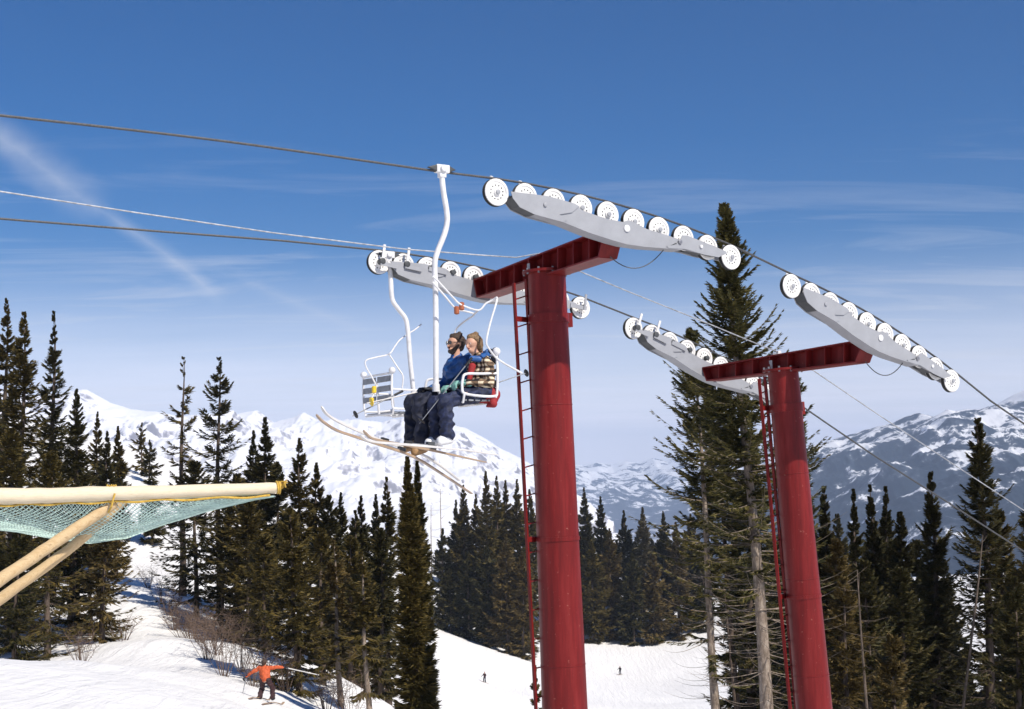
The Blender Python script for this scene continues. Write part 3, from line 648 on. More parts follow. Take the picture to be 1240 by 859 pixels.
snag('leaning bare pale trunk crossing in front of the snow patch', [(1190, 648), (1183, 720), (1166, 859)], 47, .065, bl=.9, mat='barkm')
snag('thin straight bare trunk near the second tower in the dark wood', [(1038, 690), (1043, 770), (1050, 862)], 43, .06, mat='barkm')
snag('thin grey leafless snag standing beyond the piste under the skis', [(533, 592), (534, 640), (535, 700)], 310, .22, bl=5, nb=30)
snag('second shorter leafless snag beyond the piste beside the columnar spruce', [(522, 612), (522, 650), (523, 700)], 306, .18, bl=4, nb=24)
snag('thin dark trunk beside the tree nearest the piste', [(876, 700), (884, 790), (891, 862)], 51, .07, 'barkd')
snag('second slim trunk leaning beside the dark trunk at the piste', [(850, 690), (862, 780), (872, 862)], 52.5, .06, 'barkd')

# leafless shrubs on the bank
def shrub(label, px, py, Y, h, w_, seed, n=20):
    b = at(px, py, Y); gz = zat(b.x, Y); rg = random.Random(seed); mb = MB()
    for k in range(n):
        a = rg.random() * 6.28; l = h * rg.uniform(.5, 1); sp = w_ * rg.uniform(.1, 1)
        p0 = Vector((b.x + math.cos(a) * sp * .15, Y + math.sin(a) * sp * .15, gz - .1)); p2 = Vector((b.x + math.cos(a) * sp, Y + math.sin(a) * sp, gz + l))
        p1 = (p0 + p2) / 2 + Vector((rg.uniform(-.2, .2), rg.uniform(-.2, .2), l * .12))
        mb.tube([p0, p1, p2], [.014, .010, .004], M['twig'], 4, False)
        for q in range(9):
            s = rg.uniform(-.4, 1); o = p1.lerp(p2, s); d = Vector((rg.uniform(-1, 1), rg.uniform(-1, 1), rg.uniform(-.2, .9))) * l * rg.uniform(.15, .4)
            mb.tube([o, o + d], [.008, .003], M['twig'], 3, False)
    root = empty('bare_shrub', (b.x, Y, gz), label, 'shrub', 'leafless shrubs on the bank'); mb.build('stems', root, False, fixn=False)
for i, (px, py, Y, h, w_, lab) in enumerate([
    (232, 770, 74, 2.0, 1.3, 'leafless grey shrub at the upper end of the blue shadowed bank'), (250, 795, 68, 2.3, 1.5, 'leafless shrub just uphill of the orange skier, below the dark spruce'), (272, 805, 63, 2.6, 1.5, 'widest leafless shrub next to the orange skier'),
    (212, 740, 82, 1.8, 1.2, 'small leafless shrub high on the shadowed bank'), (292, 790, 66, 2.5, 1.2, 'leafless shrub directly behind the orange skier'), (322, 800, 64, 2.2, 1.3, 'leafless shrub behind the long stretched ski pole'), (196, 715, 92, 1.8, 1.2, 'highest leafless shrub beside the snow chute'),
    (98, 800, 58, 1.4, 1.0, 'low pinkish brown shrub on the open snow below the bank cluster'), (425, 845, 61, 2.2, 1.4, 'leafless shrub below the slender spruce pair'), (395, 850, 58, 1.9, 1.1, 'leafless shrub on the downhill side of the orange skier'), (150, 770, 76, 1.6, 1.2, 'thin leafless shrub beside the golden young spruce'), (222, 760, 78, 1.9, 1.5, 'leafless shrub in the middle of the blue shadowed bank'), (242, 780, 72, 2.1, 1.6, 'leafless shrub low on the blue shadowed bank'), (262, 790, 70, 2.2, 1.6, 'tangled leafless shrub uphill behind the widest one'), (284, 772, 76, 2.1, 1.5, 'leafless shrub between dark skirts above the orange skier'), (306, 812, 61, 1.8, 1.3, 'low leafless shrub at the elbow of the orange skier'), (180, 700, 98, 1.7, 1.3, 'thin leafless shrub in the narrow snow chute'), (205, 728, 86, 1.9, 1.5, 'spreading leafless shrub where the chute meets the bank'), (345, 820, 62, 2.0, 1.3, 'leafless shrub under the golden olive spruce'), (258, 745, 80, 2.0, 1.3, 'leafless shrub under the boughs of the layered spruce'), (455, 800, 85, 2.2, 1.3, 'leafless shrub against the snow beside the columnar spruce')]):
    shrub(lab, px, py, Y, h, w_, i + 3)
# ================================================================== the chairlift
def chord_t(p):       # distance along the line of a world point
    return (p - Vector((-.22, 19, 0))).dot(D)
SR = .195             # sheave radius
def sheave(parent, c, outer, mb_name='sheave'):
    """a grooved wheel: white discs, dark rubber liner, ring of dark studs standing in for holes, hub"""
    mb = MB()
    mb.lathe(c, outer, [(.045, .062), (.05, .060), (.055, .038), (.145, .030), (.150, .043), (SR - .012, .045), (SR - .004, .036), (SR - .004, .034)], M['sheave'], 28)
    mb.lathe(c, outer, [(SR - .004, .0335), (SR, .030), (SR - .018, .010), (SR - .018, -.010), (SR, -.030), (SR - .004, -.0335)], M['rubber'], 28)
    mb.lathe(c, outer, [(SR - .004, -.034), (SR - .004, -.036), (SR - .012, -.045), (.150, -.043), (.145, -.030), (.055, -.038), (.05, -.060), (.045, -.062)], M['sheave'], 28)
    u = outer.orthogonal().normalized(); w_ = outer.cross(u)
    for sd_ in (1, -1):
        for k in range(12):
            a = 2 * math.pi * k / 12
            mb.lathe(c + outer * .0305 * sd_ + (u * math.cos(a) + w_ * math.sin(a)) * .098, outer * sd_, [(.012, -.004), (.012, .006)], M['alud'], 6)  # dark studs imitate the shade inside small holes
    o = mb.build(mb_name, parent, True)
    h = MB(); h.lathe(c, outer, [(.02, -.082), (.034, -.078), (.034, .078), (.02, .082)], M['alu'], 14); h.build('hub', o, True)
    return o
def assembly(parent, pL, pR, bulge, outer, cside=-1):
    """ten sheaves on a lens-shaped rocker beam; pL/pR = centres of the end sheaves"""
    A = (pR - pL); ln = A.length; ax = A.normalized(); up = outer.cross(ax).normalized()
    if up.z < 0: up = -up
    def P(s, v, o=0.0): return pL + ax * (s * ln) + up * v + outer * o
    cen = [P(i / 9, bulge * (1 - (2 * i / 9 - 1) ** 2)) for i in range(10)]
    main = [(.07, .03), (.075, -.02), (.13, -.155), (.23, -.175), (.36, -.235), (.47, -.255), (.52, -.255), (.60, -.22), (.68, -.165), (.76, -.115), (.84, -.10), (.84, -.02), (.78, .015), (.70, .035), (.60, .045), (.545, .09), (.52, .10), (.50, .05), (.43, .03), (.33, .05), (.315, .075), (.30, .11), (.20, .105), (.12, .075)]
    bm_ = MB()
    for off in (.105, -.105):
        bm_.prism([P(s, v, off - .008) for s, v in main], outer * .016, M['alu'])
    # bottom web and flange between the plates
    bot = [(.075, -.02), (.13, -.155), (.23, -.175), (.36, -.235), (.47, -.255), (.52, -.255), (.60, -.22), (.68, -.165), (.76, -.115)]
    for a, b in zip(bot[:-1], bot[1:]):
        p, q = P(*a), P(*b); m_ = (p + q) / 2; d = (q - p); nrm = outer.cross(d).normalized()
        bm_.box(m_, d * .5, outer * .125, nrm * .007, M['alu'])
    beam = bm_.build('rocker_beam', parent)
    # end beams overlap outside of the main one
    for poly in ([(.04, .035), (.05, -.05), (.08, -.15), (.14, -.195), (.255, -.195), (.27, -.14), (.235, -.10), (.285, -.02), (.31, .095), (.29, .115), (.19, .115), (.11, .075), (.055, .04)],
                 [(.745, .01), (.755, .095), (.775, .11), (.83, .09), (.90, .065), (.955, .035), (.962, .01), (.925, -.085), (.86, -.105), (.77, -.10), (.70, -.155), (.69, -.135), (.73, -.07)]):
        e = MB()
        for off in (.125, -.125): e.prism([P(s, v, off - .006) for s, v in poly], outer * .012, M['alu'])
        k = len(poly)
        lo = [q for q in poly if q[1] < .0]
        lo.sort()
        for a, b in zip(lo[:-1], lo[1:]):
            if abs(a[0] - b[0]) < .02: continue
            p, q = P(*a), P(*b); d = q - p; e.box((p + q) / 2 + up * .02, d * .5, outer * .118, outer.cross(d).normalized() * .006, M['alud'])  # shade of the underside put into the web's dark colour
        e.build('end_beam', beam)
    for s, v, r_, m_ in ((.175, -.02, .030, 'alu'), (.515, -.03, .052, 'white'), (.745, -.02, .032, 'steel'), (.84, .0, .026, 'white')):
        bo = MB(); hw = .15 if s < .3 or s > .74 else .13; bo.lathe(P(s, v, 0), outer, [(r_ * .6, -hw - .004), (r_, -hw), (r_, hw), (r_ * .6, hw + .004)], M[m_], 14); bo.build('pivot_bolt', beam, True)
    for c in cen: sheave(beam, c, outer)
    # rope catchers at the first two sheaves on the inner side, with the rocker bar
    ct = MB(); inn = outer * cside
    for i in (0, 1):
        c = cen[i]; ct = MB()
        ct.box(c + inn * .16 + up * .10, ax * .022, inn * .008, up * .17, M['white'])
        ct.box(c + inn * .16 + up * -.04 + ax * .12, ax * .15, inn * .010, up * .032, M['alu'])
        ct.lathe(c + inn * .12, inn, [(.05, -.06), (.05, .055), (.03, .06)], M['alud'], 10)
        ct.build('rope_catcher', beam)
    for i in (2, 3, 4, 8, 9):
        c = cen[i]; ct = MB(); ct.lathe(c + inn * .06, inn, [(.045, -.01), (.045, .075), (.03, .08)], M['alud'], 10)
        if i in (2, 9): ct.box(c + inn * .14 + ax * (.14 if i == 2 else -.12) - up * .02, ax * .17, inn * .010, up * .035, M['alu'])
        if i == 9: ct.box(cen[9] + inn * .16 + up * .08, ax * .02, inn * .008, up * .14, M['alu'])
        ct.build('wheel_bracket', beam)
    return [c + up * (SR + .005) for c in cen], P, up, ax, ln

def tower(label, tubeTop, tubeBot, Yc, rT, rB, nearA, farA, armN, armF, ladder_px, brackets_px, collar_px, ground):
    base_axis_top = at(*tubeTop, Yc); base_axis_bot = at(*tubeBot, Yc); ad = (base_axis_bot - base_axis_top)
    gz = zat(base_axis_bot.x, Yc); k = (gz - .4 - base_axis_top.z) / ad.z; foot = base_axis_top + ad * k
    T = empty('lift_tower', (foot.x, foot.y, gz), label, 'lift tower', 'red lift towers')
    up = -ad.normalized()
    mb = MB(); n = 14; k1 = 1.0
    mb.tube([base_axis_top + (foot - base_axis_top) * (i / n) for i in range(n + 1)], [rT + (rB - rT) * (i / n) * k for i in range(n + 1)], M['red'], 40)
    # weld seams round the tube
    tube = mb.build('tube', T, True)
    for f in (.31, .62, .9):
        sm = MB(); c = base_axis_top + ad * f; r = rT + (rB - rT) * f
        sm.lathe(c, up, [(r - .01, -.012), (r + .005, -.006), (r + .007, 0), (r + .005, .006), (r - .01, .012)], M['red'], 40)
        sm.build('weld_seam', tube, True)
    f = MB(); f.lathe(foot + up * .45, up, [(rB * 1.9, -.06), (rB * 1.9, .06)], M['red'], 30); f.build('base_flange', T)
    # collar high on the tube
    fc = (collar_px - tubeTop[1]) / (tubeBot[1] - tubeTop[1]); c = base_axis_top + ad * fc; r = rT + (rB - rT) * fc
    cl = MB(); cl.lathe(c, up, [(r - .01, -.07), (r + .022, -.07), (r + .022, .07), (r - .01, .07)], M['red'], 40)
    cl.box(c + D * (r + .06), D * .06, N * .05, up * .11, M['red']); cl.box(c - N * (r + .03), N * .05, D * .05, up * .08, M['red'])
    cl.build('collar', T, False)
    # cross-arm: I-section with stiffener plates
    (nt_, nb_), (ft_, fb_) = armN, armF
    p0t, p0b = onl(*nt_, -.12), onl(*nb_, -.12); p1t, p1b = onl(*ft_, FARN + .12), onl(*fb_, FARN + .12)
    arm = MB(); fl = p1t - p0t; axis = fl.normalized()
    upA = (p0t - p0b); upA = (upA - axis * upA.dot(axis)).normalized()
    hh = ((p0t - p0b).length + (p1t - p1b).length) / 2
    w2 = D * .17
    def rail(a, b): 
        d = b - a; u_ = d.cross(D).normalized(); arm.box((a + b) / 2, d / 2, w2, u_ * .012, M['red'])
    rail(p0t, p1t); rail(p0b + axis * .16, p1b - axis * .10)
    # sloping end plates and web
    for a, b in ((p0t, p0b + axis * .16), (p1t, p1b - axis * .10)):
        d = b - a; arm.box((a + b) / 2, d / 2, w2, d.cross(D).normalized() * .012, M['red'])
    arm.prism([p0t - D * .012, p1t - D * .012, p1b - axis * .10 - D * .012, p0b + axis * .16 - D * .012], D * .024, M['red'])
    nst = 9
    for i in range(1, nst):
        s = i / nst; a = p0t.lerp(p1t, s); b = p0b.lerp(p1b, s)
        arm.box((a + b) / 2, (a - b) / 2 * .97, w2 * .96, axis * .008, M['red'])
    armo = arm.build('crossarm', T)
    # saddle plate on top of the tube, bolts
    sp = MB(); sp.lathe(base_axis_top, up, [(rT + .09, -.02), (rT + .09, .02)], M['red'], 32)
    for i in range(10):
        a = 2 * math.pi * i / 10; q = base_axis_top + (D * math.cos(a) + N * math.sin(a)) * (rT + .06); sp.lathe(q, up, [(.018, -.05), (.018, .045)], M['steel'], 6)
    sp.build('saddle_plate', T)
    # bracket for the signal cable
    mid = p0t.lerp(p1t, .55); cb = MB(); cb.box(mid + up * .03, D * .13, N * .03, up * .015, M['alu']); cb.lathe(mid + up * .06 + D * .03, N, [(.04, -.03), (.025, 0), (.04, .03)], M['white'], 12)
    cb.box(mid - up * .17 - D * .175, D * .005, N * .035, up * .09, M['alu']); cb.build('cable_bracket', armo)
    # ladder
    (l0, l1), (r0, r1), dl, dr = ladder_px
    La, Lb = at(*l0, Yc + dl), at(*l1, Yc + dl); Ra, Rb = at(*r0, Yc + dr), at(*r1, Yc + dr)
    zf = gz + .05
    def ext(a, b): return a + (b - a) * ((zf - a.z) / (b.z - a.z))
    Lb, Rb = ext(La, Lb), ext(Ra, Rb)
    ld = MB()
    wd = (Ra - La).normalized(); th = wd.cross(up).normalized()
    for a, b in ((La, Lb), (Ra, Rb)):
        ld.box((a + b) / 2, (b - a) / 2, wd * .017, th * .024, M['red'])
    lad = ld.build('ladder', T)
    nr = int((La - Lb).length / .42)
    for i in range(nr):
        s = (i + .6) / nr; g = MB(); g.tube([La.lerp(Lb, s) + wd * .02, Ra.lerp(Rb, s) - wd * .02], .011, M['red'], 6, False); g.build('rung', lad, False)
    for by in brackets_px:
        fb = (by - tubeTop[1]) / (tubeBot[1] - tubeTop[1]); c = base_axis_top + ad * fb; q = (La.lerp(Lb, ((La.z - c.z) / (La.z - Lb.z)))); q2 = (Ra.lerp(Rb, ((Ra.z - c.z) / (Ra.z - Rb.z))))
        g = MB(); m2 = (c + q2) / 2; d = (c - q2) / 2
        g.box(m2 + up * .0, d, th * .012, up * .045, M['red']); g.box((q + q2) / 2, (q2 - q) / 2, th * .014, up * .04, M['red'])
        g.lathe(c, up, [(rT + (rB - rT) * fb - .01, -.03), (rT + (rB - rT) * fb + .012, -.03), (rT + (rB - rT) * fb + .012, .03), (rT + (rB - rT) * fb - .01, .03)], M['red'], 36)
        g.build('ladder_bracket', T)
    topsN = assembly(T, onl(*nearA[0], 0), onl(*nearA[1], 0), nearA[2], N)
    topsF = assembly(T, onl(*farA[0], FARN), onl(*farA[1], FARN), farA[2], N, 1)
    # drooping wire from the arm to the near beam
    wr = MB(); a = p0b + axis * .1; e = topsN[1](.70, -.16, 0); wr.tube([a.lerp(e, s) - U * (.22 * 4 * s * (1 - s)) for s in np.linspace(0, 1, 14)], .008, M['alud'], 5); wr.build('loose_wire', T, True)
    return T, topsN[0], topsF[0], mid + up * .085, lambda fy: base_axis_top + ad * fy

T1, rn1, rf1, cab1, _ = tower('nearer red lift tower with a wide tube, ladder and white sheaves, taller in the picture', (662, 330), (684, 859), 21.6, .292, .345,
    ((600, 233.5), (883.5, 312), .125), ((458, 318), (702, 373), .10), ((744, 278), (744, 309)), ((584, 340), (584, 362)),
    (((622, 343), (649, 859)), ((637, 338), (663, 859)), -.12, .06), (388, 656), 388, -5.2)
T2, rn2, rf2, cab2, _ = tower('smaller red lift tower standing in front of the tall conifers, farther down the line', (948, 448), (986, 859), 24.3, .262, .305,
    ((957, 347), (1150.5, 461.5), .11), ((766, 398), (948, 490), .10), ((1054, 412), (1054, 437)), ((859, 446), (859, 462)),
    (((919, 459), (957, 859)), ((926, 456), (964, 859)), -.10, .10), (495, 724), 495, -6)
# ------------------------------------------------------------------ ropes
def rope(name, label, cat, pts, r, mat, k=4, group=None, loc=None):
    mb = MB(); mb.tube(pts, r, mat, 8); root = mb.build(name, None, True)
    return tag(root, label, cat, group)
near = spline([onl(x, y) for x, y in [(-170, 122), (0, 140), (270, 171), (535, 208.5)]], 8)
def rp(tops): return list(tops)
nearpts = near + rp(rn1) + rp(rn2) + [onl(x, y) for x, y in [(1200, 486), (1260, 527), (1330, 577), (1450, 670)]]
rope('haul_rope', 'thick dark wire rope running over the nearer row of white sheaves', 'rope', nearpts, .0165, M['rope'])
far = [onl(x, y, FARN) for x, y in [(-170, 252), (0, 265), (200, 281), (340, 291.5)]]
farpts = far + rp(rf1) + rp(rf2) + [onl(x, y, FARN) for x, y in [(1000, 512), (1060, 553), (1150, 610), (1260, 681), (1400, 775)]]
rope('haul_rope', 'dark wire rope on the far side of the towers, carrying the empty chair', 'rope', farpts, .0165, M['rope'])
cm = (FARN) * .5
cpts = [onl(x, y, cm) for x, y in [(-170, 214), (0, 232), (160, 257), (330, 282), (490, 302), (580, 309), (625, 312)]] + [cab1] + [onl(x, y, cm) for x, y in [(700, 328), (760, 353), (860, 393), (925, 420)]] + [cab2] + [onl(x, y, cm) for x, y in [(985, 449), (1060, 500), (1160, 566), (1250, 625), (1400, 720)]]
rope('signal_cable', 'thin pale signal cable fixed to brackets on top of both red arms', 'cable', cpts, .010, M['cable'])

# ------------------------------------------------------------------ chairs
def make_chair(grip_px, n0, pole_pts, fwd, origin_px, label):
    """fwd = direction the riders face; everything below is in (a forward, n sideways to the camera, h up) from the pole's foot"""
    O = onl(*origin_px, n0)
    G = onl(*grip_px, n0)
    root = empty('chairlift_chair', tuple(O), label, 'chairlift chair', 'chairs on the lift')
    def W(a, n, h): return O + fwd * a + N * n + U * h
    pl = MB(); pts = [onl(x, y, n0) for x, y in pole_pts]; pl.tube(spline(pts, 6), .038, M['white'], 12); pl.lathe(pts[-1], U, [(.05, -.05), (.05, .05)], M['white'], 12)
    pl.build('hanger', root, True)
    g = MB(); g.box(G + U * .0, D * .10, N * .05, U * .055, M['white']); g.box(G + U * -.07, D * .05, N * .045, U * .05, M['white']); g.lathe(G + N * .05, N, [(.05, 0), (.05, .03), (.02, .035)], M['white'], 12)
    g.prism([G - D * .24 + U * .0, G - D * .09 + U * .05, G - D * .09 - U * .05], N * .05, M['alud'])
    g.prism([G + D * .20 + U * .0, G + D * .09 + U * .05, G + D * .09 - U * .05], N * .05, M['alud'])
    g.build('grip', root, bevel=.012)
    # frame: pole foot fork back to the seat, side loops with armrest
    fr = MB(); r = .0175
    fr.tube([W(0, 0, .02), W(-.10, 0, -.20), W(-.30, 0, -.235), W(-.62, 0, -.235), W(-.66, 0, .30)], .022, M['white'], 8)
    fr.tube([W(-.14, -.50, -.13), W(-.14, -.47, -.23), W(-.14, .47, -.23), W(-.14, .50, -.13)], .018, M['white'], 8)
    fr.tube([W(-.62, -.50, -.15), W(-.62, -.47, -.23), W(-.62, .47, -.23), W(-.62, .50, -.15)], .018, M['white'], 8)
    fr.build('seat_frame', root, True)
    for sg in (-1, 1):
        ar = MB(); n = .50 * sg
        ar.tube(spline([W(-.64, n, .42), W(-.65, n, .2), W(-.64, n, -.08), W(-.60, n, -.15), W(-.35, n, -.15), W(-.14, n, -.12), W(-.11, n, -.05), W(-.12, n, .06), W(-.17, n, .13), W(-.40, n, .14), W(-.64, n, .15)], 5), r, M['white'], 8)
        ar.ball(W(-.64, n, .44), .055, M['white'], 10)
        ar.build('armrest', root, True)
    st = MB()
    for i in range(5):
        a = -.16 - i * .10; 
        for s0, s1 in ((-.47, -.04), (.04, .47)): st.box(W(a, (s0 + s1) / 2, -.205), fwd * .036, N * ((s1 - s0) / 2), U * .011, M['wornmetal'])
    st.build('seat', root)
    bk = MB()
    for h in (.02, .17, .32):
        for s0, s1 in ((-.47, -.04), (.04, .47)): bk.box(W(-.66, (s0 + s1) / 2, h), fwd * .010, N * ((s1 - s0) / 2), U * .045, M['wornmetal'])
    bk.tube([W(-.66, -.50, .40), W(-.66, .50, .40)], .018, M['white'], 8)
    bk.build('backrest', root)
    return root, W, O
F1 = -D; F2 = D
chairA, WA, OA = make_chair((535, 205), 0, [(534.5, 208), (537, 232), (541.5, 262), (539, 281), (529.5, 306), (526.5, 322), (527.5, 360), (528, 420), (528, 470)], F1, (528, 468), 'occupied white chair carrying the two skiers, on the nearer rope')
chairB, WB, OB = make_chair((470, 309), FARN, [(471, 309), (473, 335), (475, 362), (482, 374), (491, 386), (494, 402), (497, 440), (501, 478)], F2, (501, 486), 'empty white chair with slatted seat hanging from the far rope')
# the raised safety bars (footrests up over the heads)
def bar(root, lists, caps, r, capmat, mat='white'):
    b = MB()
    for pts in lists: b.tube(spline(pts, 4), r, M[mat], 8)
    o = b.build('safety_bar', root, True)
    for p, ax in caps: c = MB(); c.lathe(p, ax, [(.018, -.055), (.036, -.045), (.036, .045), (.018, .055)], M[capmat], 10); c.build('bar_cap', o, True)
q = lambda x, y, n: onl(x, y, n)
bar(chairA, [[q(601, 434, .50), q(615, 443, .51), q(632, 452, .52)], [q(632, 452, .52), q(604, 436, .52), q(592, 422, .52), q(589, 413, .52), q(594, 390, .5), q(602, 362, .48), q(596, 364, .40), q(588, 368, .36), q(579, 376, .33), q(558, 369, .32), q(549, 361, .32), q(537, 348, .32), q(525, 335, .32)],
             [q(549, 434, -.50), q(550, 410, -.49), q(553, 398, -.48), q(563, 389, -.3), q(574, 381, -.05), q(563, 377, .05), q(552, 374, .08), q(538, 358, .08), q(523, 341, .08)], [q(525, 335, .32), q(523, 341, .08)], [q(579, 376, .33), q(574, 381, -.05)]],
    [(q(559, 371, .30), U), (q(553, 376, .10), U)], .0135, 'brownp')
nb = FARN
bar(chairB, [[q(487, 470, nb + .5), q(488, 456, nb + .5), q(482, 446, nb + .46), q(471, 429, nb + .4)], [q(510, 393, nb - .5), q(503, 399, nb - .4), q(495, 404, nb - .2), q(484, 412, nb), q(478, 420, nb + .2), q(471, 429, nb + .4), q(455, 433, nb + .4), q(443, 437, nb + .4), q(444, 446, nb + .4), q(450, 456, nb + .4), q(456, 468, nb + .4)],
             [q(456, 468, nb + .4), q(449, 486, nb + .4)]],
    [(q(453, 472, nb + .4), U), (q(450, 486, nb + .4), U)], .012, 'yellowp', 'white')
# ------------------------------------------------------------------ people
def capsule(mb, a, b, ra, rb, seg=12):
    a, b = Vector(a), Vector(b); d = b - a; l = d.length
    if l < 1e-5: mb.ball(a, ra, M['skin'], seg); return
    ax = d / l; prof = []
    for i in range(1, 5): t = math.pi / 2 * (1 - i / 4); prof.append((ra * math.cos(t), -ra * math.sin(t)))
    for i in range(0, 4): t = math.pi / 2 * (i / 4); prof.append((rb * math.cos(t), l + rb * math.sin(t)))
    mb.lathe(a, ax, prof, M['skin'], seg)
from mathutils import noise as mnoise
def blend(name, parent, caps, mat, voxel=.012, balls=(), smooth=4, wr=0.0):
    """one continuous surface from overlapping tapered limbs"""
    mb = MB()
    for c in caps: capsule(mb, *c)
    for c, r, sq in balls: mb.ball(c, r, M['skin'], 14, sq)
    me = bpy.data.meshes.new('tmp'); me.from_pydata(mb.v, [], mb.f)
    bm = bmesh.new(); bm.from_mesh(me); bmesh.ops.recalc_face_normals(bm, faces=bm.faces); bm.to_mesh(me); bm.free()
    o = bpy.data.objects.new('tmp', me); col.objects.link(o)
    r = o.modifiers.new('r', 'REMESH'); r.mode = 'VOXEL'; r.voxel_size = voxel
    s = o.modifiers.new('s', 'SMOOTH'); s.iterations = smooth; s.factor = .5
    dg = bpy.context.evaluated_depsgraph_get(); dg.update()
    m2 = bpy.data.meshes.new_from_object(o.evaluated_get(dg)); bpy.data.objects.remove(o)
    m2.name = name; m2.materials.clear(); m2.materials.append(M[mat]); m2.shade_smooth()
    if wr:      # folds and creases in the cloth
        ns = [v.normal.copy() for v in m2.vertices]
        for v, n_ in zip(m2.vertices, ns):
            p = v.co; q_ = Vector((p.x * 6 + p.z * 3, p.y * 6, p.z * 9 - p.x * 4)); f_ = 1 - 2.4 * abs(mnoise.noise(q_)); v.co = p + n_ * wr * (f_ - .5)
    return link(name, m2, parent)
def glove(name, parent, wrist, dirn, palm_n, mat, s=1.0, curl=.9):
    """palm, four bent fingers and a thumb leaving its side"""
    d = Vector(dirn).normalized(); pn = Vector(palm_n); pn = (pn - d * pn.dot(d)).normalized(); sd_ = d.cross(pn)
    caps = [(wrist - d * .05 * s, wrist + d * .01 * s, .036 * s, .033 * s)]
    for i, k in enumerate((-1.5, -.5, .5, 1.5)):
        b = wrist + d * .03 * s + sd_ * k * .019 * s; kn = b + d * .07 * s
        caps.append((b, kn, .018 * s, .0155 * s))
        lf = (.075, .085, .082, .064)[i] * s; a1 = curl; d1 = d * math.cos(a1) + pn * math.sin(a1); d2 = d * math.cos(a1 * 2) + pn * math.sin(a1 * 2)
        m_ = kn + d1 * lf * .5; caps.append((kn, m_, .0145 * s, .0135 * s)); caps.append((m_, m_ + d2 * lf * .5, .0135 * s, .011 * s))
    tb = wrist + d * .025 * s - sd_ * .028 * s; tm = tb + (d * .7 - sd_ * .7 + pn * .25) * .045 * s
    caps.append((tb, tm, .019 * s, .016 * s)); caps.append((tm, tm + (d * .6 + pn * .8) * .038 * s, .016 * s, .013 * s))
    return blend(name, parent, caps, mat, .0055 * s, smooth=2)
def head(J, face, upv, s):
    """capsules/balls of a head: skull, jaw, nose, chin, ears"""
    c = Vector(J); f = Vector(face).normalized(); u = (Vector(upv) - f * Vector(upv).dot(f)).normalized(); r = f.cross(u)
    caps = [(c + u * .028 * s - f * .018 * s, c + u * .02 * s + f * .022 * s, .088 * s, .078 * s), (c - u * .035 * s + f * .015 * s, c - u * .075 * s + f * .045 * s, .062 * s, .040 * s),
            (c + u * .012 * s + f * .088 * s, c - u * .026 * s + f * .112 * s, .010 * s, .016 * s), (c - u * .062 * s + f * .078 * s, c - u * .062 * s + f * .080 * s, .020 * s, .020 * s),
            (c + u * .028 * s + f * .075 * s - r * .03 * s, c + u * .028 * s + f * .075 * s + r * .03 * s, .018 * s, .018 * s)]
    for sg in (-1, 1): caps.append((c - u * .015 * s + r * sg * .082 * s - f * .012 * s, c + u * .020 * s + r * sg * .088 * s - f * .018 * s, .012 * s, .017 * s))
    return caps, (c, f, u, r)
